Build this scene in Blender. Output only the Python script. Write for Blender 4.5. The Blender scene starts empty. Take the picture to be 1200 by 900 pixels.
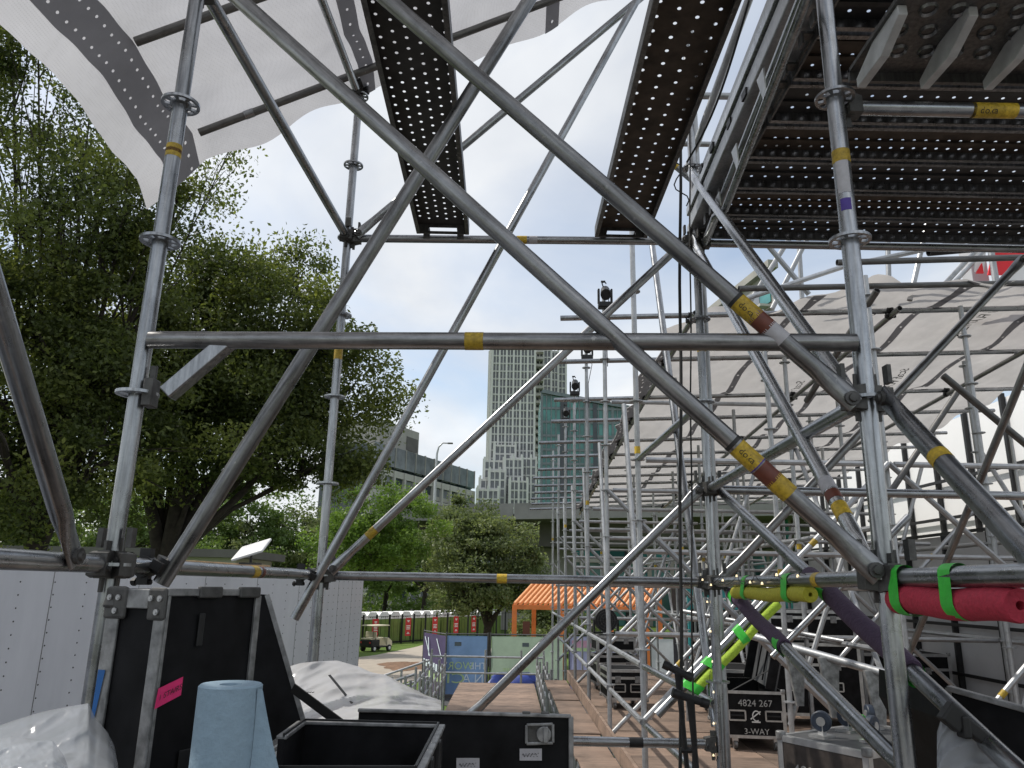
import bpy, math, random
import numpy as np
from mathutils import Vector, Matrix, Quaternion
R = math.radians
random.seed(7)
rng = np.random.default_rng(11)
S = bpy.context.scene
C = S.collection

# ------------------------------------------------------------------ camera
FPX, PITCH, ROLL = 887.0, R(14.96), R(1.05)
EYE = Vector((0, 0, -0.039))
fwd = Vector((0, math.cos(PITCH), math.sin(PITCH)))
up0 = Vector((0, -math.sin(PITCH), math.cos(PITCH)))
rt0 = Vector((1, 0, 0))
rt = rt0 * math.cos(ROLL) + up0 * math.sin(ROLL)
up = up0 * math.cos(ROLL) - rt0 * math.sin(ROLL)
cam_d = bpy.data.cameras.new('camera')
cam = bpy.data.objects.new('camera', cam_d)
C.objects.link(cam)
M3 = Matrix((rt, up, -fwd)).transposed()
cam.matrix_world = Matrix.Translation(EYE) @ M3.to_4x4()
cam_d.sensor_width = 36.0
cam_d.lens = FPX / 1200 * 36.0
cam_d.clip_start = 0.05
cam_d.clip_end = 6000
S.camera = cam

# ------------------------------------------------------------------ sky and sun
SUN_EL, SUN_AZ = R(52), R(287)          # azimuth clockwise from +Y; the sun stands to the left, slightly ahead
sun_dir = Vector((math.sin(SUN_AZ) * math.cos(SUN_EL), math.cos(SUN_AZ) * math.cos(SUN_EL), math.sin(SUN_EL)))
w = bpy.data.worlds.new('World'); S.world = w; w.use_nodes = True
nt = w.node_tree; nt.nodes.clear()
def N(tree, typ, **kw):
    n = tree.nodes.new(typ)
    for k, v in kw.items():
        if k in n.inputs.keys() if isinstance(k, str) else False:
            n.inputs[k].default_value = v
        else:
            setattr(n, k, v)
    return n
out = N(nt, 'ShaderNodeOutputWorld'); bg = N(nt, 'ShaderNodeBackground')
sky = N(nt, 'ShaderNodeTexSky'); sky.sky_type = 'NISHITA'; sky.sun_disc = False
sky.sun_elevation = SUN_EL; sky.sun_rotation = SUN_AZ; sky.air_density = 1.0; sky.dust_density = 1.2; sky.ozone_density = 1.0
bg.inputs['Strength'].default_value = 0.13
tc = N(nt, 'ShaderNodeTexCoord')
sep = N(nt, 'ShaderNodeSeparateXYZ'); nt.links.new(tc.outputs['Generated'], sep.inputs[0])
mx = N(nt, 'ShaderNodeMath', operation='MAXIMUM'); nt.links.new(sep.outputs['Z'], mx.inputs[0]); mx.inputs[1].default_value = 0.0
ad = N(nt, 'ShaderNodeMath', operation='ADD'); nt.links.new(mx.outputs[0], ad.inputs[0]); ad.inputs[1].default_value = 0.22
dv = N(nt, 'ShaderNodeVectorMath', operation='DIVIDE'); nt.links.new(tc.outputs['Generated'], dv.inputs[0])
cb = N(nt, 'ShaderNodeCombineXYZ')
for i in range(3): nt.links.new(ad.outputs[0], cb.inputs[i])
nt.links.new(cb.outputs[0], dv.inputs[1])
mp = N(nt, 'ShaderNodeMapping'); mp.inputs['Scale'].default_value = (1.0, 0.75, 0.0); mp.inputs['Location'].default_value = (1.9, 0.4, 0)
nt.links.new(dv.outputs[0], mp.inputs[0])
n1 = N(nt, 'ShaderNodeTexNoise'); n1.inputs['Scale'].default_value = 1.25; n1.inputs['Detail'].default_value = 8; n1.inputs['Roughness'].default_value = 0.52; n1.inputs['Distortion'].default_value = 0.5
nt.links.new(mp.outputs[0], n1.inputs['Vector'])
rp = N(nt, 'ShaderNodeValToRGB'); rp.color_ramp.elements[0].position = 0.34; rp.color_ramp.elements[1].position = 0.61
rp.color_ramp.elements[0].color = (0.26,) * 3 + (1,); rp.color_ramp.elements[1].color = (0.97,) * 3 + (1,)
nt.links.new(n1.outputs['Fac'], rp.inputs[0])
n2 = N(nt, 'ShaderNodeTexNoise'); n2.inputs['Scale'].default_value = 2.6; n2.inputs['Detail'].default_value = 5
nt.links.new(mp.outputs[0], n2.inputs['Vector'])
r2 = N(nt, 'ShaderNodeValToRGB'); r2.color_ramp.elements[0].position = 0.3; r2.color_ramp.elements[1].position = 0.7
r2.color_ramp.elements[0].color = (5.1, 5.35, 5.75, 1); r2.color_ramp.elements[1].color = (6.9, 7.05, 7.2, 1)
nt.links.new(n2.outputs['Fac'], r2.inputs[0])
mixs = N(nt, 'ShaderNodeMix', data_type='RGBA'); nt.links.new(rp.outputs['Color'], mixs.inputs['Factor'])
# the thin high veil brightens the blue as well
gain = N(nt, 'ShaderNodeMix', data_type='RGBA', blend_type='MULTIPLY'); gain.inputs['Factor'].default_value = 1
nt.links.new(sky.outputs['Color'], gain.inputs['A']); gain.inputs['B'].default_value = (1.45, 1.4, 1.3, 1)
nt.links.new(gain.outputs['Result'], mixs.inputs['A']); nt.links.new(r2.outputs['Color'], mixs.inputs['B'])
nt.links.new(mixs.outputs['Result'], bg.inputs['Color']); nt.links.new(bg.outputs[0], out.inputs['Surface'])

sd = bpy.data.lights.new('sun', 'SUN'); sd.energy = 3.2; sd.angle = R(1.2); sd.color = (1.0, 0.95, 0.87)
so = bpy.data.objects.new('sun', sd); C.objects.link(so)
so.rotation_euler = (-sun_dir).to_track_quat('-Z', 'Y').to_euler(); so.location = (-20, -5, 30)
S.view_settings.view_transform = 'Standard'; S.view_settings.look = 'None'
S.view_settings.exposure = 0.12; S.view_settings.gamma = 1.0; S.view_settings.use_curve_mapping = False

# ------------------------------------------------------------------ projection helpers (pixel of the 1200x900 photograph -> point)
def ray(px, py):
    return fwd + rt * ((px - 600) / FPX) + up * ((450 - py) / FPX)
def P(px, py, Y):
    d = ray(px, py); return EYE + d * (Y / d.y)
def PX(px, py, X):
    d = ray(px, py); return EYE + d * (X / d.x)
def PZ(px, py, z):
    d = ray(px, py); return EYE + d * ((z - EYE.z) / d.z)
def smooth(a, b, x):
    t = min(1, max(0, (x - a) / (b - a))); return t * t * (3 - 2 * t)
def gz(x, y):
    z = -4.0 - 0.02 * min(30, max(0, y - 30))
    z += 0.6 * (1 - smooth(-26, -10, x)) * smooth(10, 20, y)*(1-smooth(40,60,y))
    return z
def G(px, py):
    d = ray(px, py); t = 3.0
    for i in range(4000):
        p = EYE + d * t
        if p.z <= gz(p.x, p.y): return p
        t *= 1.003
    return EYE + d * t

# ------------------------------------------------------------------ materials
MAT = {}
def newmat(name):
    m = bpy.data.materials.new(name); m.use_nodes = True
    t = m.node_tree; b = t.nodes['Principled BSDF']; MAT[name] = m
    return m, t, b
def L(t, a, b): t.links.new(a, b)
def coords(t, kind='Object', scale=(1, 1, 1)):
    c = t.nodes.new('ShaderNodeTexCoord'); m = t.nodes.new('ShaderNodeMapping'); m.inputs['Scale'].default_value = scale
    L(t, c.outputs[kind], m.inputs[0]); return m.outputs[0]
def noise(t, vec, scale=5, detail=4, rough=0.55):
    n = t.nodes.new('ShaderNodeTexNoise'); n.inputs['Scale'].default_value = scale; n.inputs['Detail'].default_value = detail; n.inputs['Roughness'].default_value = rough
    L(t, vec, n.inputs['Vector']); return n.outputs['Fac']
def ramp(t, fac, stops):
    r = t.nodes.new('ShaderNodeValToRGB'); e = r.color_ramp.elements
    while len(e) < len(stops): e.new(0.5)
    for el, (p, c) in zip(e, stops):
        el.position = p; el.color = tuple(c) + (1,) if len(c) == 3 else c
    L(t, fac, r.inputs[0]); return r.outputs['Color']
def mixc(t, fac, a, b, blend='MIX'):
    m = t.nodes.new('ShaderNodeMix'); m.data_type = 'RGBA'; m.blend_type = blend
    for sock, v in ((m.inputs['Factor'], fac), (m.inputs['A'], a), (m.inputs['B'], b)):
        if hasattr(v, 'links'): L(t, v, sock)
        elif isinstance(v, (int, float)): sock.default_value = v
        else: sock.default_value = tuple(v) + (1,)
    return m.outputs['Result']
def bump(t, b, h, strength=0.2, dist=0.01):
    n = t.nodes.new('ShaderNodeBump'); n.inputs['Strength'].default_value = strength; n.inputs['Distance'].default_value = dist
    L(t, h, n.inputs['Height']); L(t, n.outputs[0], b.inputs['Normal'])
def rnd(t):
    o = t.nodes.new('ShaderNodeObjectInfo'); return o.outputs['Random']
def galv(name, lo, hi, rough=(0.22, 0.36), metal=0.95):
    m, t, b = newmat(name)
    v = coords(t, 'Object', (1, 1, 0.08)); v2 = coords(t, 'Object', (1, 1, 1))
    s = noise(t, v, 70, 5, 0.6); blot = noise(t, v2, 9, 5, 0.65)
    c1 = ramp(t, s, [(0.3, lo), (0.7, hi)])
    c2 = ramp(t, blot, [(0.3, (0.72, 0.71, 0.70)), (0.5, (1, 1, 1)), (0.8, (1.12, 1.12, 1.13))])
    c = mixc(t, 1.0, c1, c2, 'MULTIPLY')
    vo = t.nodes.new('ShaderNodeTexVoronoi'); vo.inputs['Scale'].default_value = 120; L(t, v2, vo.inputs['Vector'])
    sp = ramp(t, vo.outputs['Color'], [(0.0, (0.94, 0.94, 0.94)), (1.0, (1.05, 1.05, 1.05))])
    c = mixc(t, 1.0, c, sp, 'MULTIPLY')
    rr = ramp(t, rnd(t), [(0, (0.8, 0.8, 0.8)), (1, (1.1, 1.1, 1.1))])
    c = mixc(t, 1.0, c, rr, 'MULTIPLY')
    # rust-brown handling marks
    ru = ramp(t, noise(t, v2, 4.5, 6, 0.7), [(0.66, (0, 0, 0)), (0.8, (0.3,) * 3)])
    c = mixc(t, ru, c, (0.20, 0.15, 0.115))
    cs = ramp(t, noise(t, v2, 38, 3, 0.5), [(0.68, (0, 0, 0)), (0.74, (0.45,) * 3)])   # dried cement specks
    c = mixc(t, cs, c, (0.42, 0.41, 0.39))
    dk = ramp(t, noise(t, coords(t, 'Object', (1, 1, 0.5)), 22, 6, 0.75), [(0.66, (0, 0, 0)), (0.76, (0.28,) * 3)])
    c = mixc(t, dk, c, (0.07, 0.068, 0.065))
    L(t, c, b.inputs['Base Color']); b.inputs['Metallic'].default_value = metal
    rg = ramp(t, blot, [(0.3, (rough[0],) * 3), (0.7, (rough[1],) * 3)]); L(t, rg, b.inputs['Roughness'])
    bump(t, b, s, 0.08, 0.002)
    return m
def plain(name, col, rough=0.6, metal=0.0, var=0.25, scale=6, bumpk=0.0, kind='Object', spec=0.5, objvar=0.0, detail=5):
    m, t, b = newmat(name); v = coords(t, kind)
    n = noise(t, v, scale, detail, 0.6)
    lo = tuple(c * (1 - var) for c in col); hi = tuple(min(1, c * (1 + var)) for c in col)
    c = ramp(t, n, [(0.3, lo), (0.7, hi)])
    if objvar:
        c = mixc(t, 1.0, c, ramp(t, rnd(t), [(0, (1 - objvar,) * 3), (1, (1 + objvar,) * 3)]), 'MULTIPLY')
    L(t, c, b.inputs['Base Color']); b.inputs['Roughness'].default_value = rough; b.inputs['Metallic'].default_value = metal
    b.inputs['Specular IOR Level'].default_value = spec
    if bumpk: bump(t, b, n, bumpk, 0.01)
    return m
galv('galv', (0.20, 0.207, 0.218), (0.44, 0.45, 0.465))
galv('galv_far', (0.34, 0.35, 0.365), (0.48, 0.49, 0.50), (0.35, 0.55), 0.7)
galv('galv_new', (0.42, 0.43, 0.44), (0.60, 0.61, 0.62), (0.2, 0.34), 0.9)
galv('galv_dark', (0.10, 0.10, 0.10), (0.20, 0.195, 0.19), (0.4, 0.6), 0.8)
galv('galv_brown', (0.14, 0.14, 0.143), (0.34, 0.34, 0.342), (0.24, 0.4), 0.9)
plain('cast', (0.085, 0.083, 0.08), 0.55, 0.6, 0.35, 25, 0.3)
plain('black_metal', (0.018, 0.018, 0.019), 0.5, 0.3, 0.4, 20)
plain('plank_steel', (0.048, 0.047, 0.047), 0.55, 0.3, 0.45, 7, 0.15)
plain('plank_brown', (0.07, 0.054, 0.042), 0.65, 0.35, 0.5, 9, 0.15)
plain('alu', (0.50, 0.50, 0.50), 0.38, 0.85, 0.22, 14, 0.05)
plain('alu_dull', (0.25, 0.25, 0.25), 0.5, 0.6, 0.5, 26, 0.1)
plain('case_black', (0.008, 0.008, 0.009), 0.6, 0, 0.8, 9, 0.08, spec=0.16, detail=9)
plain('fin_metal', (0.52, 0.53, 0.54), 0.5, 0.15, 0.2, 12)
plain('case_brown', (0.045, 0.036, 0.032), 0.5, 0, 0.3, 30, 0.1)
plain('case_grey', (0.06, 0.062, 0.065), 0.55, 0, 0.3, 10, 0.05)
plain('rubber', (0.015, 0.015, 0.017), 0.7, 0, 0.3, 30)
plain('caster_blue', (0.02, 0.03, 0.05), 0.5, 0, 0.3, 30)
plain('white_paint', (0.74, 0.74, 0.73), 0.5, 0, 0.05, 3)
plain('letter_white', (0.72, 0.72, 0.70), 0.6, 0, 0.15, 60)
plain('letter_grey', (0.42, 0.42, 0.41), 0.6, 0, 0.2, 60)
plain('ink', (0.02, 0.02, 0.02), 0.6, 0, 0.2, 60)
plain('sticker_yellow', (0.46, 0.31, 0.025), 0.5, 0, 0.42, 70, objvar=0.3, detail=8)
plain('sticker_maroon', (0.13, 0.035, 0.02), 0.5, 0, 0.2, 40)
plain('sticker_grey', (0.42, 0.41, 0.43), 0.5, 0, 0.12, 40)
plain('sticker_violet', (0.06, 0.03, 0.25), 0.5, 0, 0.12, 40)
plain('tape_green', (0.045, 0.50, 0.045), 0.45, 0, 0.15, 40, 0.2)
plain('tape_pink', (0.75, 0.03, 0.17), 0.55, 0, 0.1, 40)
plain('tape_blue', (0.005, 0.09, 0.30), 0.5, 0, 0.1, 40)
plain('foam_red', (0.44, 0.03, 0.06), 0.75, 0, 0.16, 90, 0.5)
plain('foam_yellow', (0.42, 0.40, 0.03), 0.75, 0, 0.16, 90, 0.5)
plain('foam_lime', (0.40, 0.58, 0.05), 0.75, 0, 0.16, 90, 0.5)
plain('foam_purple', (0.06, 0.035, 0.07), 0.75, 0, 0.16, 90, 0.5)
plain('paper_blue', (0.235, 0.325, 0.40), 0.85, 0, 0.07, 60, 0.35)
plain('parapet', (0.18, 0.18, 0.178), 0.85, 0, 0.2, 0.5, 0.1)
plain('concrete', (0.32, 0.31, 0.29), 0.8, 0, 0.16, 0.35, 0.1)
plain('concrete_pale', (0.42, 0.41, 0.39), 0.8, 0, 0.12, 0.3, 0.1)
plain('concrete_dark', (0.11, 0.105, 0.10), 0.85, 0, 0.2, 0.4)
plain('tower_white', (0.60, 0.60, 0.59), 0.7, 0, 0.08, 0.08)
plain('tower_glass', (0.17, 0.18, 0.20), 0.18, 0, 0.45, 0.28, spec=0.5)
plain('glass_dark', (0.035, 0.045, 0.055), 0.12, 0, 0.4, 0.4)
plain('teal_glass', (0.05, 0.20, 0.19), 0.15, 0, 0.5, 0.22, spec=0.6, detail=2)
plain('teal_frame', (0.14, 0.17, 0.18), 0.4, 0.3, 0.2, 1)
plain('black_frame', (0.014, 0.014, 0.015), 0.5, 0.2, 0.3, 12)
plain('grey_panel', (0.45, 0.455, 0.47), 0.6, 0, 0.12, 1.4)
plain('white_panel', (0.80, 0.80, 0.80), 0.5, 0, 0.03, 1)
plain('orange', (0.75, 0.20, 0.05), 0.5, 0, 0.15, 3)
plain('orange_pale', (0.78, 0.36, 0.16), 0.5, 0, 0.15, 3)
plain('red_banner', (0.55, 0.03, 0.035), 0.6, 0, 0.12, 3)
plain('red_bright', (0.75, 0.01, 0.02), 0.5, 0, 0.08, 3)
plain('banner_pink', (0.62, 0.35, 0.45), 0.65, 0, 0.15, 2)
plain('banner_grass', (0.40, 0.45, 0.18), 0.65, 0, 0.1, 2)
plain('letter_lime', (0.55, 0.72, 0.35), 0.65, 0, 0.1, 2)
plain('letter_pale', (0.75, 0.82, 0.90), 0.65, 0, 0.1, 2)
plain('teal_sign', (0.02, 0.24, 0.25), 0.55, 0, 0.12, 2)
plain('tarp_blue', (0.01, 0.03, 0.20), 0.45, 0, 0.3, 5, 0.4)
plain('toilet_green', (0.17, 0.25, 0.06), 0.5, 0, 0.12, 2, objvar=0.08)
plain('cart_cream', (0.62, 0.57, 0.42), 0.5, 0, 0.08, 4)
plain('dirt', (0.20, 0.12, 0.075), 0.95, 0, 0.35, 4, 0.6)
plain('bark', (0.035, 0.028, 0.022), 0.95, 0, 0.45, 7, 0.9)
plain('cord_black', (0.008, 0.008, 0.008), 0.6, 0, 0.1, 30)

def wood(name, lo, hi, grain=(1, 14, 14), sc=3.0, knots=True):
    m, t, b = newmat(name)
    v = coords(t, 'Object', grain); v2 = coords(t, 'Object', (1, 1, 1))
    n = noise(t, v, sc, 8, 0.65); blot = noise(t, v2, 2.2, 5, 0.6)
    c = ramp(t, n, [(0.25, lo), (0.75, hi)])
    c = mixc(t, 1.0, c, ramp(t, blot, [(0.28, (0.42, 0.41, 0.40)), (0.5, (0.95, 0.94, 0.93)), (0.68, (1.15, 1.12, 1.1))]), 'MULTIPLY')
    c = mixc(t, 1.0, c, ramp(t, rnd(t), [(0, (0.75, 0.74, 0.73)), (1, (1.2, 1.15, 1.1))]), 'MULTIPLY')
    L(t, c, b.inputs['Base Color']); b.inputs['Roughness'].default_value = 0.8; bump(t, b, n, 0.25, 0.004)
    return m
wood('plywood', (0.16, 0.115, 0.09), (0.30, 0.225, 0.178), (1.5, 8, 8), 2.5)
wood('lumber', (0.42, 0.27, 0.14), (0.62, 0.44, 0.27), (1, 12, 12), 3)

def cloth(name, col, trans=0.45, weave=0.0, rough=0.6, alpha=1.0, gloss=0.0, wr=0.3, ws=5.0):
    m = bpy.data.materials.new(name); m.use_nodes = True; MAT[name] = m
    t = m.node_tree; t.nodes.clear()
    o = t.nodes.new('ShaderNodeOutputMaterial')
    p = t.nodes.new('ShaderNodeBsdfPrincipled'); p.inputs['Roughness'].default_value = rough
    tr = t.nodes.new('ShaderNodeBsdfTranslucent'); mx = t.nodes.new('ShaderNodeMixShader'); mx.inputs[0].default_value = trans
    v = coords(t, 'Object'); n = noise(t, v, ws, 7, 0.62)
    c = ramp(t, noise(t, v, 1.3, 6, 0.65), [(0.3, tuple(x * 0.78 for x in col)), (0.65, col)])
    if weave:
        ck = t.nodes.new('ShaderNodeTexVoronoi'); ck.inputs['Scale'].default_value = weave; ck.inputs['Randomness'].default_value = 0.0; L(t, v, ck.inputs['Vector'])
        c = mixc(t, 1.0, c, ramp(t, ck.outputs['Distance'], [(0.15, (0.88, 0.88, 0.88)), (0.4, (1.02, 1.02, 1.02))]), 'MULTIPLY')
    L(t, c, p.inputs['Base Color']); L(t, c, tr.inputs['Color'])
    bp = t.nodes.new('ShaderNodeBump'); bp.inputs['Strength'].default_value = wr; bp.inputs['Distance'].default_value = 0.02
    L(t, n, bp.inputs['Height']); L(t, bp.outputs[0], p.inputs['Normal']); L(t, bp.outputs[0], tr.inputs['Normal'])
    L(t, p.outputs[0], mx.inputs[1]); L(t, tr.outputs[0], mx.inputs[2])
    last = mx.outputs[0]
    if alpha < 1:
        tp = t.nodes.new('ShaderNodeBsdfTransparent'); m2 = t.nodes.new('ShaderNodeMixShader'); m2.inputs[0].default_value = alpha
        L(t, tp.outputs[0], m2.inputs[1]); L(t, last, m2.inputs[2]); last = m2.outputs[0]
    L(t, last, o.inputs['Surface']); return m
cloth('tarp_white', (0.55, 0.555, 0.585), 0.5, 95.0, 0.55, 1.0, 0, 0.5, 5)
cloth('banner_purple', (0.17, 0.13, 0.25), 0.55, 0.0, 0.6, 1.0, 0, 0.15, 3)
cloth('banner_blue', (0.22, 0.35, 0.6), 0.55, 0.0, 0.6, 1.0, 0, 0.15, 3)
cloth('banner_green', (0.48, 0.6, 0.47), 0.55, 0.0, 0.6, 1.0, 0, 0.15, 3)
cloth('banner_violet', (0.42, 0.43, 0.66), 0.55, 0.0, 0.6, 1.0, 0, 0.15, 3)
cloth('banner_white', (0.72, 0.73, 0.76), 0.55, 0.0, 0.6, 1.0, 0, 0.15, 3)
cloth('tarp_roof', (0.57, 0.55, 0.53), 0.48, 0.0, 0.55, 1.0, 0, 0.3, 4)
cloth('tarp_band', (0.27, 0.27, 0.29), 0.45, 0.0, 0.6)
cloth('plastic_white', (0.80, 0.81, 0.83), 0.4, 0.0, 0.16, 0.90, 0, 0.06, 5)
cloth('plastic_clear', (0.58, 0.61, 0.65), 0.35, 0.0, 0.14, 0.6, 0, 0.10, 5)

def leafmat(name, dark, mid, light, trans=0.4):
    m = bpy.data.materials.new(name); m.use_nodes = True; MAT[name] = m
    t = m.node_tree; t.nodes.clear()
    o = t.nodes.new('ShaderNodeOutputMaterial'); p = t.nodes.new('ShaderNodeBsdfPrincipled'); p.inputs['Roughness'].default_value = 0.5
    p.inputs['Specular IOR Level'].default_value = 0.35
    tr = t.nodes.new('ShaderNodeBsdfTranslucent'); mx = t.nodes.new('ShaderNodeMixShader'); mx.inputs[0].default_value = trans
    a = t.nodes.new('ShaderNodeAttribute'); a.attribute_name = 'tone'
    c = ramp(t, a.outputs['Fac'], [(0.0, dark), (0.5, mid), (1.0, light)])
    c2 = mixc(t, 1.0, c, (1.25, 1.3, 0.75), 'MULTIPLY')
    L(t, c, p.inputs['Base Color']); L(t, c2, tr.inputs['Color'])
    L(t, p.outputs[0], mx.inputs[1]); L(t, tr.outputs[0], mx.inputs[2]); L(t, mx.outputs[0], o.inputs['Surface'])
leafmat('leaf_deep', (0.055, 0.075, 0.026), (0.105, 0.132, 0.042), (0.20, 0.225, 0.062), 0.48)
leafmat('leaf_mid', (0.075, 0.125, 0.03), (0.12, 0.185, 0.05), (0.18, 0.25, 0.07))
leafmat('leaf_olive', (0.10, 0.13, 0.06), (0.165, 0.20, 0.09), (0.25, 0.29, 0.14))
leafmat('leaf_bright', (0.07, 0.13, 0.02), (0.12, 0.20, 0.035), (0.17, 0.26, 0.05))
leafmat('grass_blade', (0.05, 0.10, 0.02), (0.08, 0.15, 0.03), (0.13, 0.20, 0.05), 0.25)

def ground_mat():
    m, t, b = newmat('lawn'); v = coords(t, 'Object')
    a = noise(t, v, 0.35, 6, 0.7); f = noise(t, v, 6, 6, 0.7)
    c = ramp(t, a, [(0.3, (0.08, 0.13, 0.03)), (0.55, (0.125, 0.19, 0.045)), (0.75, (0.18, 0.22, 0.07))])
    c = mixc(t, 1.0, c, ramp(t, f, [(0.25, (0.6, 0.6, 0.6)), (0.7, (1.2, 1.2, 1.2))]), 'MULTIPLY')
    L(t, c, b.inputs['Base Color']); b.inputs['Roughness'].default_value = 0.95; b.inputs['Specular IOR Level'].default_value = 0.1; bump(t, b, f, 0.8, 0.06)
ground_mat()
plain('path', (0.40, 0.35, 0.29), 0.9, 0, 0.14, 1.6, 0.1)
plain('bounce_paving', (0.16, 0.155, 0.15), 0.9, 0, 0.2, 1.2, 0.1)
plain('asphalt', (0.06, 0.06, 0.06), 0.9, 0, 0.2, 3, 0.1)
def trailer_mat():
    m, t, b = newmat('trailer_skin'); v = coords(t, 'Object', (1, 1, 0.25))
    n = noise(t, v, 3.5, 6, 0.6)
    L(t, ramp(t, n, [(0.3, (0.56, 0.57, 0.61)), (0.7, (0.66, 0.67, 0.71))]), b.inputs['Base Color']); b.inputs['Roughness'].default_value = 0.32
    bump(t, b, noise(t, coords(t, 'Object', (1, 1, 0.3)), 2.2, 3, 0.5), 0.06, 0.05)
trailer_mat()
m, t, b = newmat('bulb'); b.inputs['Emission Color'].default_value = (1, 0.78, 0.45, 1); b.inputs['Emission Strength'].default_value = 1.3; b.inputs['Base Color'].default_value = (0.9, 0.8, 0.6, 1)

# ------------------------------------------------------------------ mesh helpers
W = {}
def wl(o):
    return W.get(o.name, Vector((0, 0, 0))) if o else Vector((0, 0, 0))
def thing(name, label, cat, loc=(0, 0, 0), group=None, kind=None):
    o = bpy.data.objects.new(name, None); C.objects.link(o); o.location = loc; o.empty_display_size = 0.1
    W[o.name] = Vector(loc); return tag(o, label, cat, group, kind)
def tag(o, label=None, cat=None, group=None, kind=None):
    if label: o['label'] = label
    if cat: o['category'] = cat
    if group: o['group'] = group
    if kind: o['kind'] = kind
    return o
def link(name, mesh, parent=None, loc=(0, 0, 0), rot=None, local=False, scale=None):
    o = bpy.data.objects.new(name, mesh); C.objects.link(o)
    if rot is not None:
        o.rotation_mode = 'QUATERNION'; o.rotation_quaternion = rot
    if scale: o.scale = scale
    if parent: o.parent = parent
    o.location = Vector(loc) if (local or not parent) else Vector(loc) - wl(parent)
    W[o.name] = Vector(loc)
    return o
def mk(name, v, f, mat, smooth_ang=None):
    me = bpy.data.meshes.new(name); me.from_pydata([tuple(x) for x in v], [], f); me.update()
    me.materials.append(MAT[mat])
    if smooth_ang:
        me.polygons.foreach_set('use_smooth', [True] * len(me.polygons))
        me.set_sharp_from_angle(angle=R(smooth_ang))
    return me
class MB:
    def __init__(s): s.v = []; s.f = []
    def add(s, v, f):
        k = len(s.v); s.v += [Vector(x) for x in v]; s.f += [tuple(i + k for i in q) for q in f]; return s
    def box(s, c, d, rot=None):
        c = Vector(c); h = [x / 2 for x in d]
        vs = [Vector((sx * h[0], sy * h[1], sz * h[2])) for sz in (-1, 1) for sy in (-1, 1) for sx in (-1, 1)]
        if rot is not None: vs = [rot @ x for x in vs]
        return s.add([x + c for x in vs], [(0, 2, 3, 1), (4, 5, 7, 6), (0, 1, 5, 4), (2, 6, 7, 3), (0, 4, 6, 2), (1, 3, 7, 5)])
    def b2(s, lo, hi):
        return s.box([(a + b) / 2 for a, b in zip(lo, hi)], [abs(b - a) for a, b in zip(lo, hi)])
    def bar(s, a, b, wdt, hgt, upv=(0, 0, 1)):
        a, b = Vector(a), Vector(b); z = (b - a); ln = z.length; z = z / ln; u = Vector(upv)
        x = u.cross(z)
        if x.length < 1e-4: x = Vector((1, 0, 0)).cross(z)
        x.normalize(); y = z.cross(x)
        return s.box((a + b) / 2, (wdt, hgt, ln), Matrix((x, y, z)).transposed())
    def cyl(s, a, b, r, r2=None, seg=10, cap=True):
        a, b = Vector(a), Vector(b); z = (b - a).normalized(); x = z.orthogonal().normalized(); y = z.cross(x); r2 = r if r2 is None else r2
        va = [a + (x * math.cos(2 * math.pi * i / seg) + y * math.sin(2 * math.pi * i / seg)) * r for i in range(seg)]
        vb = [b + (x * math.cos(2 * math.pi * i / seg) + y * math.sin(2 * math.pi * i / seg)) * r2 for i in range(seg)]
        f = [(i, (i + 1) % seg, seg + (i + 1) % seg, seg + i) for i in range(seg)]
        if cap: f += [tuple(range(seg))[::-1], tuple(range(seg, 2 * seg))]
        return s.add(va + vb, f)
    def prism(s, poly, off):
        n = len(poly); off = Vector(off); a = [Vector(p) for p in poly]
        f = [tuple(range(n))[::-1], tuple(range(n, 2 * n))] + [(i, (i + 1) % n, n + (i + 1) % n, n + i) for i in range(n)]
        return s.add(a + [p + off for p in a], f)
    def path(s, pts, r, seg=8):
        pts = [Vector(p) for p in pts]; rings = []; x = None
        for i, p in enumerate(pts):
            d = (pts[min(i + 1, len(pts) - 1)] - pts[max(i - 1, 0)]).normalized()
            x = d.orthogonal().normalized() if x is None else (x - d * x.dot(d)).normalized()
            y = d.cross(x); rr = r[i] if isinstance(r, (list, tuple)) else r
            rings.append([p + (x * math.cos(2 * math.pi * k / seg) + y * math.sin(2 * math.pi * k / seg)) * rr for k in range(seg)])
        vs = sum(rings, []); f = []
        for i in range(len(pts) - 1):
            for k in range(seg):
                f.append((i * seg + k, i * seg + (k + 1) % seg, (i + 1) * seg + (k + 1) % seg, (i + 1) * seg + k))
        f += [tuple(range(seg))[::-1], tuple(range((len(pts) - 1) * seg, len(pts) * seg))]
        return s.add(vs, f)
    def build(s, name, mat, parent=None, sm=None, bevel=0.0, base=False):
        lo = Vector([min(x[i] for x in s.v) for i in range(3)]); hi = Vector([max(x[i] for x in s.v) for i in range(3)])
        m = (lo + hi) / 2
        if base: m.z = lo.z
        o = link(name, mk(name, [x - m for x in s.v], s.f, mat, sm), parent, m)
        if bevel:
            bv = o.modifiers.new('bevel', 'BEVEL'); bv.width = bevel; bv.segments = 2; bv.limit_method = 'ANGLE'
        return o
def frame_q(z, xh=None):
    z = Vector(z).normalized()
    if xh is not None:
        x = Vector(xh); x = x - z * x.dot(z)
        if x.length < 1e-5: x = z.orthogonal()
    else: x = z.orthogonal()
    x.normalize(); y = z.cross(x)
    return Matrix((x, y, z)).transposed().to_quaternion()
TR = 0.02415
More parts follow.
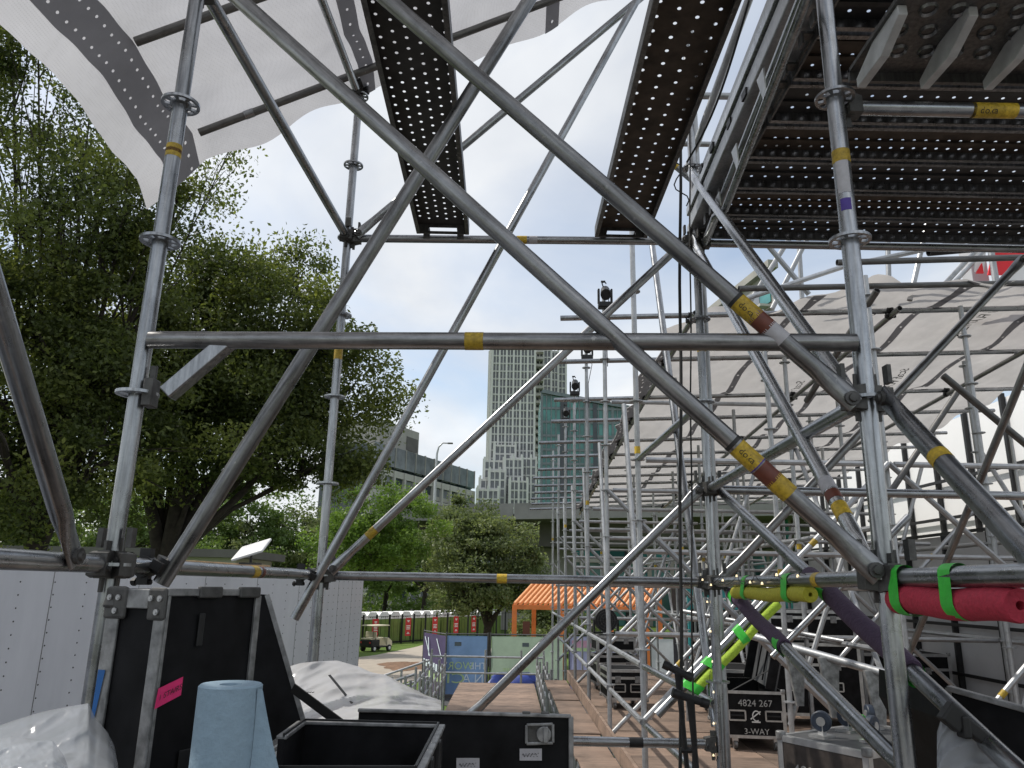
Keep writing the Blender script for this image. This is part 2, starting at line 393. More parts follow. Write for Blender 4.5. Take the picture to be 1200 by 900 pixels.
def tube(name, parent, a, b, r=TR, mat='galv', seg=16, flat=None, flat_ends=(False, False), hollow=True, loc_only=False):
    """round steel tube from a to b; local Z runs along it; ends may be pressed flat"""
    a, b = Vector(a), Vector(b); ln = (b - a).length
    q = frame_q(b - a, flat)
    rings = []; ang = [2 * math.pi * i / seg for i in range(seg)]
    st = [(0, 1, 1), (ln, 1, 1)]
    if flat_ends[0]: st = [(0, .30, 1.22), (.07, .34, 1.24), (.15, 1, 1)] + st[1:]
    if flat_ends[1]: st = st[:-1] + [(ln - .15, 1, 1), (ln - .07, .34, 1.24), (ln, .30, 1.22)]
    v = []
    for z, fx, fy in st: v += [(math.cos(t) * r * fx, math.sin(t) * r * fy, z) for t in ang]
    k = len(st)
    if hollow:
        for z, fx, fy in ((st[-1]), (ln - 0.06, .9, .9), (0.06, .9, .9), (st[0])):
            ri = r * 0.86 if fx == 1 else r * 0.8
            v += [(math.cos(t) * ri * fx, math.sin(t) * ri * fy, z) for t in ang]
        k += 4
    f = []
    for i in range(k - (0 if hollow else 1)):
        if hollow and i == k - 3: # inner walls stop here: plug the bore
            continue
        j = (i + 1) % k
        for s_ in range(seg):
            f.append((i * seg + s_, i * seg + (s_ + 1) % seg, j * seg + (s_ + 1) % seg, j * seg + s_))
    if hollow:
        i = k - 3; f.append(tuple(i * seg + s_ for s_ in range(seg))); f.append(tuple((i + 1) * seg + s_ for s_ in range(seg))[::-1])
    else:
        f += [tuple(range(seg))[::-1], tuple((k - 1) * seg + s_ for s_ in range(seg))]
    o = link(name, mk(name, v, f, mat, 35), parent, a, q)
    o['_len'] = ln
    return o
def rosette_mesh(seg=24, mat='galv'):
    rr = [0.0245, 0.034, 0.051, 0.061]; h = 0.0045; v = []; f = []
    idx = lambda s_, i, j: (s_ * 4 + i) * seg + j % seg
    for s_ in (0, 1):
        for i in range(4):
            for j in range(seg):
                t = 2 * math.pi * j / seg; v.append((rr[i] * math.cos(t), rr[i] * math.sin(t), h if s_ else -h))
    kept = lambda i, j: 0 <= i < 3 and not (i == 1 and (j % seg) % 3 != 0)
    for i in range(3):
        for j in range(seg):
            if not kept(i, j): continue
            f.append((idx(1, i, j), idx(1, i + 1, j), idx(1, i + 1, j + 1), idx(1, i, j + 1)))
            f.append((idx(0, i, j), idx(0, i, j + 1), idx(0, i + 1, j + 1), idx(0, i + 1, j)))
            for (a, b, ok) in (((i, j), (i, j + 1), kept(i - 1, j)), ((i + 1, j + 1), (i + 1, j), kept(i + 1, j)), ((i, j + 1), (i + 1, j + 1), kept(i, j + 1)), ((i + 1, j), (i, j), kept(i, j - 1))):
                if not ok: f.append((idx(0, *a), idx(0, *b), idx(1, *b), idx(1, *a)))
    return mk('rosette', v, f, mat, 30)
ROS = rosette_mesh()
def disc_mesh():
    b_ = MB(); b_.cyl((0, 0, -.0045), (0, 0, .0045), .061, seg=12); return mk('rosette', b_.v, b_.f, 'galv_far')
ROSF = disc_mesh()
def wedge_mesh():
    b_ = MB()   # origin at tube end, +Z points to the standard
    b_.prism([(-.026, -.030, -.012), (-.026, .030, -.012), (-.013, .037, .038), (-.013, -.037, .038)], (.052, 0, 0))
    b_.box((0, .024, .030), (.034, .028, .030)); b_.box((0, -.024, .030), (.034, .028, .030))
    b_.prism([(-.004, -.075, .022), (-.004, -.075, .036), (-.004, .065, .046), (-.004, .065, .018)], (.008, 0, 0))
    b_.cyl((-.03, -.012, .006), (.03, -.012, .006), .007, seg=8)
    return mk('wedge_head', b_.v, b_.f, 'cast', 30)
WEDGE = wedge_mesh()
def standard(parent, x, y, z0, z1, mat='galv', near=True, levels=None, r=TR):
    o = tube('standard', parent, (x, y, z0), (x, y, z1), r, mat, 20 if near else 10, hollow=near)
    z = math.ceil(z0 / 0.5) * 0.5
    while z < z1 - 0.02:
        if levels is None or levels[0] <= z <= levels[1]:
            link('rosette', ROS if near else ROSF, o, (0, 0, z - z0), local=True)
        z += 0.5
    return o
def ledger(parent, a, b, mat='galv', heads=True, name='ledger', seg=16, r=TR):
    a, b = Vector(a), Vector(b); d = (b - a).normalized()
    o = tube(name, parent, a + d * 0.07, b - d * 0.07, r, mat, seg, flat=Vector((0, 0, 1)).cross(d) if abs(d.z) < .9 else None, hollow=heads)
    if heads:
        ln = o['_len']
        # local y is vertical because x was set sideways
        link('wedge_head', WEDGE, o, (0, 0, ln), local=True)
        link('wedge_head', WEDGE, o, (0, 0, 0), Quaternion((0, 1, 0), math.pi) , local=True)
    return o
def bolt_mesh():
    n = 12; prof = [(-.024, 0.0), (-.024, .011), (-.017, .013), (-.017, .021), (.017, .021), (.017, .013), (.024, .011), (.024, 0.0)]; v = []; f = []
    for x, r_ in prof: v += [(x, r_ * math.cos(2 * math.pi * k / n), r_ * math.sin(2 * math.pi * k / n)) for k in range(n)]
    for i in range(len(prof) - 1):
        for k in range(n): f.append((i * n + k, i * n + (k + 1) % n, (i + 1) * n + (k + 1) % n, (i + 1) * n + k))
    return mk('bolt', v, f, 'cast', 30)
BOLT = bolt_mesh()
def brace(parent, a, b, mat='galv', r=TR, heads=True, nrm=(0, 1, 0), seg=16):
    a, b = Vector(a), Vector(b); d = (b - a).normalized()
    o = tube('diagonal_brace', parent, a, b, r, mat, seg, flat=nrm, flat_ends=(heads, heads), hollow=False)
    if heads:
        for z in (0.02, o['_len'] - 0.02): link('bolt', BOLT, o, (0, 0, z), local=True)
    return o
def coupler(parent, p, d1, d2, off=(0, 0, 0), mat='black_metal', r=TR, s=1.0):
    """swivel coupler clamping a tube along d1 (through p) to one along d2 (through p+off)"""
    mb = MB(); p = Vector(p); off = Vector(off); d1 = Vector(d1).normalized(); d2 = Vector(d2).normalized()
    for c, d in ((p, d1), (p + off, d2)):
        mb.cyl(c - d * .026 * s, c + d * .026 * s, r + .008, seg=14)
        sd_ = d.cross(off if off.length > 1e-4 else Vector((0, 1, 0))).normalized()
        mb.bar(c - sd_ * .055 * s, c + sd_ * .055 * s, .034, .028, d)
        mb.cyl(c + sd_ * .046 * s - off * .7, c + sd_ * .046 * s + off * .45, .008, seg=6)
        mb.cyl(c + sd_ * .046 * s - off * .62, c + sd_ * .046 * s - off * .42, .013, seg=6)
    mb.cyl(p, p + off, .016, seg=8)
    return mb.build('swivel_coupler', mat, parent, 30)
FONT = {}
def text_geo(s, size=1.0, mirror=False):
    key = (s, mirror)
    if key not in FONT:
        cu = bpy.data.curves.new('t', 'FONT'); cu.body = s; cu.size = 1.0; cu.align_x = 'CENTER'; cu.align_y = 'CENTER'; cu.resolution_u = 3
        ob = bpy.data.objects.new('t', cu); C.objects.link(ob)
        dg = bpy.context.evaluated_depsgraph_get(); dg.update()
        me = bpy.data.meshes.new_from_object(ob.evaluated_get(dg))
        vs = [tuple(q.co) for q in me.vertices]; fs = [tuple(p_.vertices) for p_ in me.polygons]
        bpy.data.objects.remove(ob); bpy.data.curves.remove(cu); bpy.data.meshes.remove(me)
        if mirror: vs = [(-a, b_, c) for a, b_, c in vs]; fs = [q[::-1] for q in fs]
        FONT[key] = (vs, fs)
    vs, fs = FONT[key]
    return [(a * size, b_ * size, c) for a, b_, c in vs], fs
def text_on(name, s, size, origin, xd, yd, mat, parent, mirror=False, lift=0.003, local=False, sx=1.0):
    vs, fs = text_geo(s, size, mirror); xd = Vector(xd).normalized(); yd = Vector(yd).normalized(); n = xd.cross(yd)
    v = [xd * a * sx + yd * b_ + n * lift for a, b_, c in vs]
    return link(name, mk(name, v, fs, mat), parent, origin, local=local)
def sticker(t_obj, z, length=0.05, mat='sticker_yellow', word=None, r=TR, ang=None, arc=2 * math.pi, wsize=0.022):
    """adhesive label wrapped round a tube, at distance z from its start"""
    rr = r + 0.0007; n = 16
    q = t_obj.rotation_quaternion; p0 = W[t_obj.name] + q @ Vector((0, 0, z))
    lv = q.inverted() @ (EYE - p0); a0 = math.atan2(lv.y, lv.x) if ang is None else ang
    v = []; f = []
    for i in range(n + 1):
        t_ = a0 - arc / 2 + arc * i / n
        v += [(math.cos(t_) * rr, math.sin(t_) * rr, 0), (math.cos(t_) * rr, math.sin(t_) * rr, length)]
    for i in range(n): f.append((2 * i, 2 * i + 2, 2 * i + 3, 2 * i + 1))
    o = link('sticker', mk('sticker', v, f, mat, 40), t_obj, (0, 0, z), local=True)
    if word:
        vs, fs = text_geo(word, wsize)
        v = []
        # read so that the word is upright for somebody standing before it
        sgn = 1 if (q @ Vector((0, 0, 1))).x > 0 else -1
        for a, b_, c in vs:
            t_ = a0 + sgn * (b_ / rr) * -1.0 * (1 if True else 1)
            v.append((math.cos(t_) * (rr + .0006), math.sin(t_) * (rr + .0006), length / 2 + sgn * a))
        link('lettering', mk('lettering', v, fs, 'ink'), t_obj, (0, 0, z), local=True)
    return o
def proj(p):
    p = Vector(p) - EYE; d = p.dot(fwd); return (600 + FPX * p.dot(rt) / d, 450 - FPX * p.dot(up) / d)
def along(o, px=None, py=None):
    q = o.rotation_quaternion; a = W[o.name]; ln = o['_len']; best = 0; bd = 1e9
    for i in range(401):
        z = ln * i / 400; p = a + q @ Vector((0, 0, z))
        if (p - EYE).dot(fwd) < 0.1: continue
        u = proj(p); d = abs(u[0] - px) if px is not None else abs(u[1] - py)
        if d < bd: bd = d; best = z
    return best
def stick(o, px=None, py=None, length=.045, **k):
    return sticker(o, along(o, px, py) - length / 2, length, **k)

# ================================================================== terrain
xs = sorted(set([-3000, -1200, -500, -200, -120] + list(range(-80, 81, 4)) + [120, 200, 500, 1200, 3000]))
ys = sorted(set([-3000, -1000, -300, -100, -40] + list(range(-20, 101, 4)) + [130, 180, 260, 400, 700, 1200, 2500, 4500]))
v = [(x, y, gz(x, y)) for y in ys for x in xs]; nx = len(xs)
f = [(j * nx + i, j * nx + i + 1, (j + 1) * nx + i + 1, (j + 1) * nx + i) for j in range(len(ys) - 1) for i in range(nx - 1)]
tag(link('ground', mk('ground', v, f, 'lawn', 60)), kind='structure')

xs2 = list(range(-60, 61, 4)); ys2 = list(range(-60, 9, 4)) + [10]
v = [(x, y, gz(x, y) + .012) for y in ys2 for x in xs2]; nx = len(xs2)
f = [(j * nx + i, j * nx + i + 1, (j + 1) * nx + i + 1, (j + 1) * nx + i) for j in range(len(ys2) - 1) for i in range(nx - 1)]
tag(link('bounce_yard', mk('bounce_yard', v, f, 'bounce_paving', 60)), kind='structure')  # unseen paving added so the metal picks up grey bounce, not lawn green
# ================================================================== near scaffold bay
XL, YL, XR, YN = -1.126, 2.212, 1.0235, 2.115
XB, YB, XM, YM = -1.022, 4.249, 1.10, 4.206
bay = thing('scaffold_bay', 'galvanised scaffold bay of crossing diagonal tubes and ringed posts around the black flight cases', 'scaffolding', (0, 3.1, -4.0))
sL = standard(bay, XL, YL, -4.0, 3.6); sR = standard(bay, XR, YN, -4.0, 3.6, r=0.0262)
sB = standard(bay, XB, YB, -4.0, 3.12); sM = standard(bay, XM, YM, -4.0, 4.0)
stick(sL, py=180); stick(sL, py=178, length=.012, mat='sticker_maroon')
stick(sR, py=183, r=.0262); stick(sR, py=212, length=.11, mat='sticker_grey', r=.0262, arc=1.5); stick(sR, py=240, length=.04, mat='sticker_violet', r=.0262, arc=1.2)
stick(sB, py=413, length=.09); stick(sM, py=408); 
# standards of the row behind the camera (carry the side ledgers)
standard(bay, XL, 0.05, -4.0, 3.4); standard(bay, XR, 0.05, -4.0, 3.4)
# ledgers
lB0 = ledger(bay, (XB, YB, 0), (XM, YM, 0)); stick(lB0, px=588, length=.055)
lB2 = ledger(bay, (XB, YB, 2.0), (XM, YM, 2.0)); stick(lB2, px=612, length=.06); stick(lB2, px=625, length=.05, mat='sticker_grey')
lBm = ledger(bay, (XB, YB, -0.80), (XM, YM, -0.80)); stick(lBm, px=745, length=.07, mat='black_metal')
l1 = ledger(bay, (XL, YL, 0), (XB, YB, 0)); stick(l1, px=296, length=.07); stick(l1, px=304, length=.03, mat='sticker_maroon')
l2 = ledger(bay, (XL, 0.05, 0), (XL, YL, 0))
l3 = ledger(bay, (XR, 0.05, 0), (XR, YN, 0))
l4 = ledger(bay, (XR, YN, .5), (XM, YM, .5))
l5 = ledger(bay, (XR, YN, 0), (XM, YM, 0)); stick(l5, px=960, length=.05)
l6 = ledger(bay, (XL, YL, 2.0), (XB, YB, 2.0)); l7 = ledger(bay, (XL, YL, 3.0), (XB, YB, 3.0))
ledger(bay, (XL, YL, 2.0), (XR, YN, 2.0)); ledger(bay, (XR, 0.05, -1.0), (XR, YN, -1.0)); ledger(bay, (XL, 0.05, -1.0), (XL, YL, -1.0))
# bracket ledger with knee
zK = P(590, 390, YN - 0.06).z
lk = tube('bracket_ledger', bay, (XL + .03, YL - .03, zK), (XR - .03, YN - .03, zK), 0.0262, 'galv_brown', 20)
stick(lk, px=556, length=.055, r=.0262)
kb = MB(); a = P(268, 400, YL - .03); c = P(196, 462, YL - .03)
kb.bar(a, c, .045, .05, (0, 1, 0)); kb.build('knee_strut', 'galv', bay, 30, .004)
kb = MB(); kb.box((XL + .045, YL - .01, .50), (.03, .05, .085)); kb.box((XL + .045, YL - .01, .56), (.02, .012, .05)); kb.build('knee_head', 'cast', bay, 30, .003)
# crossing braces of the front bay
D1 = brace(bay, (XL + .05, YL - .035, 2.0), (XR - .035, YN - .045, 0.005), 'galv_brown', 0.0270)
D2 = brace(bay, (XL + .05, YL - .03, 2.5), (XR - .05, YN - .04, 0.475), 'galv_brown', 0.0270)
for o_, pxs in ((D1, (858, 875, 890, 901, 912)), (D2, (862, 875, 888, 896, 905))):
    stick(o_, px=pxs[0], length=.012, mat='ink', r=.0270)
    stick(o_, px=pxs[1], length=.075, word='doka', r=.0270, arc=3.4, wsize=.026)
    stick(o_, px=pxs[2] - 3, length=.01, mat='sticker_violet', r=.0270)
    stick(o_, px=pxs[3] - 3, length=.055, mat='sticker_maroon', r=.0270, arc=3.6)
    stick(o_, px=pxs[4] + 3, length=.06, mat='sticker_yellow' if o_ is D1 else 'sticker_grey', r=.0270, arc=4)
# loose tube clamped to the side ledger near the left post, and another near the back post
p0 = Vector((XL + .055, 2.42, -.05)); p1 = P(640, -32, 2.52)
D3 = tube('diagonal_brace', bay, p0, p1, 0.0262, 'galv_brown', 20)
coupler(bay, (XL, 2.42, 0), (0, 1, 0), p1 - p0, (.055, 0, 0.0))
p0 = P(345, 725, 4.05); p1 = P(762, -28, 4.05)
D4 = tube('diagonal_brace', bay, p0, p1, TR, 'galv', 16)
coupler(bay, Vector((XB - .05, 4.03, 0)) * 1.0, (0, 1, 0), p1 - p0, (.05, .02, 0))
D5 = brace(bay, (XB + .06, YB - .04, 0.02), (XM - .06, YM - .04, 2.0)); stick(D5, px=435, length=.06)
D6 = brace(bay, (XB + .06, YB - .04, 2.0), P(790, -35, YB - .04))
D7 = brace(bay, (XM - .05, YM - .045, 0.5), P(540, 850, YB - .045))
# side-plane braces
brace(bay, (XL + .03, 1.975, 0.0), (XL + .03, 0.10, 2.12), nrm=(1, 0, 0), r=.0262)
D9 = brace(bay, (XR + .02, YN - .05, 0.5), (XR + .02, 0.1, -1.25), nrm=(1, 0, 0), r=.0262); stick(D9, px=1103, length=.035, r=.0262)
T1 = brace(bay, (XR - .01, YN + .04, 0.5), (XM - .03, YM, 2.5), 'galv_new', nrm=(1, 0, 0))
T2 = brace(bay, (XR - .01, YN + .04, 0.02), (XM - .03, YM - .03, 2.0), 'galv_new', nrm=(1, 0, 0)); stick(T2, py=570, length=.06, mat='sticker_grey'); stick(T2, py=583, length=.04, mat='sticker_maroon'); stick(T2, py=600, length=.06)
T3 = brace(bay, (XM + .05, YM - .02, 0.5), (XR + .07, 0.3, -0.98), nrm=(1, 0, 0))
T4 = brace(bay, (XM + .03, YM - .05, 0.0), (XR + .05, 2.14, -0.52), nrm=(1, 0, 0))
# lime-noodle tube, from the middle post down to the lower left
q0 = P(912, 690, 4.45); q1 = P(770, 838, 4.45)
T5 = tube('diagonal_brace', bay, q0, q1, TR, 'galv')
# big wedge plates at the two right-hand nodes and the left node
def node(x, y, z, dirs, parent):
    mb = MB()
    for dx, dy in dirs:
        c = Vector((x + dx * .055, y + dy * .055, z))
        q = frame_q(Vector((dx, dy, 0)), Vector((0, 0, 1)).cross(Vector((dx, dy, 0)))).to_matrix()
        for vv, ff in ((WEDGE.vertices, WEDGE.polygons),):
            mb.add([q @ Vector((u.co.x, -u.co.y, -u.co.z)) + c + Vector((0, 0, 0)) for u in vv], [tuple(p.vertices) for p in ff])
        mb.box(c + Vector((dx * .012, dy * .012, .075)), (.012 + .018 * abs(dy), .012 + .018 * abs(dx), .055))
    mb.build('wedge_head', 'cast', parent, 30)
for z in (0, .5):
    node(XR, YN, z, ((-1, 0), (1, 0)) if z else ((-1, 0), (.9, -.4)), bay)
node(XL, YL, 0, ((-.7, .2), (.8, -.3)), bay)
node(XB, YB, 2.0, ((.2, -1), (1, 0)), bay); node(XB, YB, 0.0, ((1, 0),), bay); node(XM, YM, 0, ((-1, 0), (1, 0)), bay); node(XM, YM, .5, ((-1, 0), (1, 0)), bay); node(XM, YM, 2.0, ((-1, 0), (1, 0)), bay)

# ================================================================== perforated steel planks
def plank_mesh(name, length, width, rows, pitch, hole, mat, lip=.06, stag=True, rib=0.0, lipmat='galv_dark'):
    """steel plank along local Y with a folded rim; the round holes are cut through"""
    mb = MB(); t = .0015
    ny = int(length / pitch); cw = width / rows; ch = length / ny; o8 = [(math.cos(math.pi / 4 * k), math.sin(math.pi / 4 * k)) for k in range(8)]
    sq = [(1, 0), (1, 1), (0, 1), (-1, 1), (-1, 0), (-1, -1), (0, -1), (1, -1)]
    for i in range(rows):
        for j in range(ny):
            cx = -width / 2 + cw * (i + .5); cy = ch * (j + .5)
            solid = (j < 1 or j > ny - 2)
            if solid:
                mb.add([(cx - cw / 2, cy - ch / 2, 0), (cx + cw / 2, cy - ch / 2, 0), (cx + cw / 2, cy + ch / 2, 0), (cx - cw / 2, cy + ch / 2, 0)], [(0, 1, 2, 3)]); continue
            sy = (ch * .22 if (i % 2) else -ch * .22) if stag else 0
            hx = hole * (0.8 + .4 * random.random() * .3)
            vs = [(cx + a * cw / 2, cy + b_ * ch / 2, 0) for a, b_ in sq] + [(cx + a * hx, cy + sy + b_ * hx, 0) for a, b_ in o8]
            mb.add(vs, [(k, (k + 1) % 8, 8 + (k + 1) % 8, 8 + k) for k in range(8)])
    h = lip
    for s_ in (-1, 1):
        pass
    if rib: 
        for xr in (-width / 6, width / 6): mb.b2((xr - .012, .02, -.012), (xr + .012, length - .02, -.001))
    me = mk(name, mb.v, mb.f, mat); ends = []
    for y in (0, length):
        s_ = 1 if y else -1; eb = MB()
        eb.b2((-width / 2, y - .004, -h), (-width * .28, y + .004, 0)); eb.b2((width * .28, y - .004, -h), (width / 2, y + .004, 0)); eb.b2((-width * .28, y - .004, -.018), (width * .28, y + .004, 0))
        eb.b2((-width * .28, y - .004, -h), (width * .28, y + .004, -h + .016))
        for x in (-width * .33, width * .33):
            eb.box((x, y + s_ * .025, -.018), (.04, .05, .012)); eb.box((x, y + s_ * .05, -.04), (.04, .008, .055))
        ends.append(mk('end_hook', eb.v, eb.f, 'galv_dark'))
    for s_ in (-1, 1):
        lb = MB(); x = s_ * width / 2; lb.b2((x - .0025, 0, -h), (x + .0025, length, 0.003)); lb.b2((x - s_ * .020, 0, -h - .003), (x + s_ * .0012, length, -h)); ends.append(mk('side_lip', lb.v, lb.f, lipmat))
    return me, ends
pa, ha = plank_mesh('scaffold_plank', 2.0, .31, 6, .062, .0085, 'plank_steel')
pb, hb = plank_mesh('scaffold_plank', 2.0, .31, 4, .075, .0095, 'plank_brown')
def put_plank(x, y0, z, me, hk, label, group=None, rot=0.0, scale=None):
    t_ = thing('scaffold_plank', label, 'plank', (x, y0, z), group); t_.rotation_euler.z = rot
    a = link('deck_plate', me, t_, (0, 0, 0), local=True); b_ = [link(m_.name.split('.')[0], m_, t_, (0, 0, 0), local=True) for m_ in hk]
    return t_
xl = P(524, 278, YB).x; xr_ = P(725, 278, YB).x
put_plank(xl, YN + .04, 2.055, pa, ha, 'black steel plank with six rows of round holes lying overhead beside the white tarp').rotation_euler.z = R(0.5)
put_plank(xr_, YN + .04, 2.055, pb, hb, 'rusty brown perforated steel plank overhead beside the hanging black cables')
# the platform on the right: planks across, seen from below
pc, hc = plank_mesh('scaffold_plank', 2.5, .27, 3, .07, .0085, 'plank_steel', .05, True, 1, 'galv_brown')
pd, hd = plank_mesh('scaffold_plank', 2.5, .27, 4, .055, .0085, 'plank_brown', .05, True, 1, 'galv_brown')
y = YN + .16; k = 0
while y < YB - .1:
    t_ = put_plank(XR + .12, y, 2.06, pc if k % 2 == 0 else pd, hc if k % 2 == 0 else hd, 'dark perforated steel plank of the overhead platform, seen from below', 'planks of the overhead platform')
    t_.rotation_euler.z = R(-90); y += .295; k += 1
# platform frame: bridging ledger with bent lower chord, cross tubes
pf = thing('platform_frame', 'double-tube galvanised bridging ledger carrying the overhead plank platform', 'scaffolding', (2.3, 3.1, -4.0))
ledger(pf, (XM, YM, 1.99), (XM + 2.6, YM, 1.99)); lx = ledger(pf, (XR + .02, YN + .05, 1.5), (XR + 2.4, YN + .05, 1.5))
stick(lx, px=1155, length=.1, word='doka', wsize=.03); stick(lx, px=1139, length=.01, mat='ink'); stick(lx, px=1180, length=.05)
uc = PZ(938, 0, 1.99); tube('upper_chord', pf, (uc.x, uc.y - .1, 1.99), (XM + .05, YM - .04, 1.99), TR, 'galv')
mb = MB(); ch0, ch1 = PZ(948, -8, 1.84), PZ(850, 245, 1.84); mb.path([ch0 - Vector((0, .2, 0)), ch0, ch1, ch1 + Vector((-.02, .12, .02)), (XM + .04, YM - .05, 1.97)], .019, 10); mb.build('lower_chord', 'galv', pf, 40)
for yy in (2.62, 3.15, 3.6):
    k_ = (yy - ch0.y) / (ch1.y - ch0.y); xx_ = ch0.x + (ch1.x - ch0.x) * k_; mb = MB(); mb.prism([(xx_ - .015, yy - .03, 1.98), (xx_ - .015, yy + .05, 1.98), (xx_, yy + .02, 1.84), (xx_, yy, 1.84)], (.006, 0, 0)); mb.build('gusset_plate', 'alu', pf)
standard(pf, XM + 2.6, YM, -4.0, 3.2); 
# toe boards stacked on the platform's open edge
for k in range(4):
    mb = MB(); e_ = PZ(921, 0, 2.08); x0 = e_.x + .012 * (k % 2); x1_ = XM - .035 + .012 * (k % 2); z_ = 2.075 + .062 * k
    mb.prism([(x0, e_.y - .25, z_), (x0 + .16, e_.y - .25, z_), (x1_ + .16, YB + .02, z_), (x1_, YB + .02, z_)], (0, 0, .055))
    o = mb.build('toe_board', 'galv_far' if k != 2 else 'galv', None, None, .006)
    tag(o, 'long steel toe board in the stack along the platform edge', 'toe board', 'toe boards stacked on the platform edge')
    yy = 2.9 + .31 * k; xx_ = x0 + (x1_ - x0) * (yy - e_.y + .25) / (YB + .27 - e_.y); mb = MB(); mb.b2((xx_ - .008, yy, 2.085 + .062 * k), (xx_ + .004, yy + .06, 2.12 + .062 * k)); mb.build('end_clip', 'black_metal', o)
# embossed tread with bright brackets lying under the platform at the upper right
tr = thing('steel_tread', 'embossed grey steel stair tread with five bright bracket fins under the platform', 'stair tread', (1.7, 2.0, 1.7))
mb = MB(); mb.b2((1.17, 1.6, 1.735), (2.4, 2.30, 1.75)); mb.b2((1.17, 2.29, 1.70), (2.4, 2.305, 1.75)); mb.build('tread_plate', 'galv_dark', tr)
for i in range(12):
    for j in range(6):
        mb = MB(); cx, cy = 1.24 + i * .095 + .045 * (j % 2), 1.70 + j * .095; n_ = 14
        vs = []; fs = []
        for k in range(n_):
            t_ = 2 * math.pi * k / n_
            for rr, zz in ((.030, 1.735), (.026, 1.725), (.020, 1.733)): vs.append((cx + rr * math.cos(t_), cy + rr * math.sin(t_), zz))
        for k in range(n_):
            for a in range(2): fs.append((k * 3 + a, k * 3 + a + 1, ((k + 1) % n_) * 3 + a + 1, ((k + 1) % n_) * 3 + a))
        mb.add(vs, fs); mb.build('embossed_ring', 'galv_brown', tr, 50)
for x in (1.18, 1.40, 1.62, 1.84, 2.06):
    mb = MB(); mb.prism([(x, 1.97, 1.735), (x, 1.97, 1.70), (x, 2.10, 1.65), (x, 2.27, 1.655), (x, 2.27, 1.69), (x, 2.14, 1.735)], (.03, 0, 0)); mb.build('bracket_fin', 'fin_metal', tr, None, .003)

# ================================================================== left tarp roof
def tl(x): return 2.63 + .4725 * (x + 1.957)
Y1, Y2, Y3 = 4.12, 3.31, 2.05
tf = thing('tarp_frame', 'dark sloping tubes holding the white perforated tarp overhead beside the trees', 'scaffolding', (-1, 3.2, -4.0))
a = P(229, 155, Y1); 
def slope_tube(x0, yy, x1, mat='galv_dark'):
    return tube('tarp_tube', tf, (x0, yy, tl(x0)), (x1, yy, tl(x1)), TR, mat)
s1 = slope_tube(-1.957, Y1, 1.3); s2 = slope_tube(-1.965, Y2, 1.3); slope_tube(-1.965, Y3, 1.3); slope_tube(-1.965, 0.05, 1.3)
mb = MB(); zc = along(s1, px=292); link('joint_sleeve', (lambda b_: (b_.cyl((0, 0, zc - .03), (0, 0, zc + .03), TR + .003, seg=16), mk('joint_sleeve', b_.v, b_.f, 'galv', 30))[1])(MB()), s1, local=True)
coupler(tf, (XB, YB, 3.05), (0, 0, 1), (1, 0, .45), (0, -.06, 0)); coupler(tf, (XL, YL, tl(XL) - .02), (0, 0, 1), (1, 0, .45), (0, -.06, 0))
coupler(tf, (XM, YM, tl(XM) - .02), (0, 0, 1), (1, 0, .45), (0, -.06, 0))
nu, nv = 90, 90; v = []; f = []
def tarp_pt(u, w_):
    """u from left hem to right, w_ from behind the camera to the back hem"""
    x = -2.27 + 3.5 * u; yb = 4.28 + .025 * math.sin(u * 13) + .018 * math.sin(u * 37 + 1)
    y = 0.2 + (yb - 0.2) * w_
    hang = max(0, (-1.957 - x)); 
    x += .035 * math.sin(y * 2.3 + .6) * max(0, 1 - u * 7)
    z = tl(x) + TR + .012
    ph = [(y - q) for q in (0.9, Y3, Y2, Y1)]
    d = min(abs(q) for q in ph); z -= .10 * min(1, d / .5) ** 1.4 * min(1, u * 5 + .3) * (1 if 0.9 < y < Y1 else .9)
    z -= hang * .7 + max(0, y - Y1) * .55
    z += .010 * math.sin(5 * x + 3 * y) + .006 * math.sin(14 * x - 6 * y + 2) + .004 * math.sin(23 * y + 6 * x)
    return Vector((x, y, z))
for j in range(nv + 1):
    for i in range(nu + 1): v.append(tarp_pt(i / nu, j / nv))
f = [(j * (nu + 1) + i, j * (nu + 1) + i + 1, (j + 1) * (nu + 1) + i + 1, (j + 1) * (nu + 1) + i) for j in range(nv) for i in range(nu)]
lt = thing('white_tarp', 'white perforated tarp with grey eyelet hem stretched over sloping tubes beside the trees', 'tarp', (-.5, 2.4, tl(-.5)))
link('sheet', mk('sheet', [x - wl(lt) for x in v], f, 'tarp_white', 70), lt, wl(lt))
def hem(u0, u1, name='hem_band', fn=tarp_pt, along_v=True, parent=lt, n=90, m_=5, drop=.006, mat='tarp_band', r0=0.0, r1=1.0, dots=None, dr=.0075):
    vs = []; fs = []
    rows = len(dots[1]); cu = (u1 - u0) / rows; cv = (r1 - r0) / dots[0]; sq = [(1, 0), (1, 1), (0, 1), (-1, 1), (-1, 0), (-1, -1), (0, -1), (1, -1)]
    lu = (fn(u1, .5) - fn(u0, .5)).length / (u1 - u0); lv = (fn(u0, r1) - fn(u0, r0)).length / (r1 - r0)
    for k in range(dots[0]):      # punched band: every cell carries one round eyelet hole
        for i in range(rows):
            cc, cq = u0 + cu * (i + .5), r0 + cv * (k + .5); sh = cv * .2 * (1 if i % 2 else -1) * (rows > 1); b0 = len(vs)
            for a, b_ in sq: vs.append(fn(cc + a * cu / 2, min(1, max(0, cq + b_ * cv / 2))) - Vector((0, 0, drop)))
            for h in range(8): vs.append(fn(cc + math.cos(math.pi / 4 * h) * dr / lu, cq + sh + math.sin(math.pi / 4 * h) * dr / lv) - Vector((0, 0, drop)))
            fs += [(b0 + h, b0 + (h + 1) % 8, b0 + 8 + (h + 1) % 8, b0 + 8 + h) for h in range(8)]
    c = vs[0].copy(); link(name, mk(name, [p - c for p in vs], fs, mat, 70), parent, c)
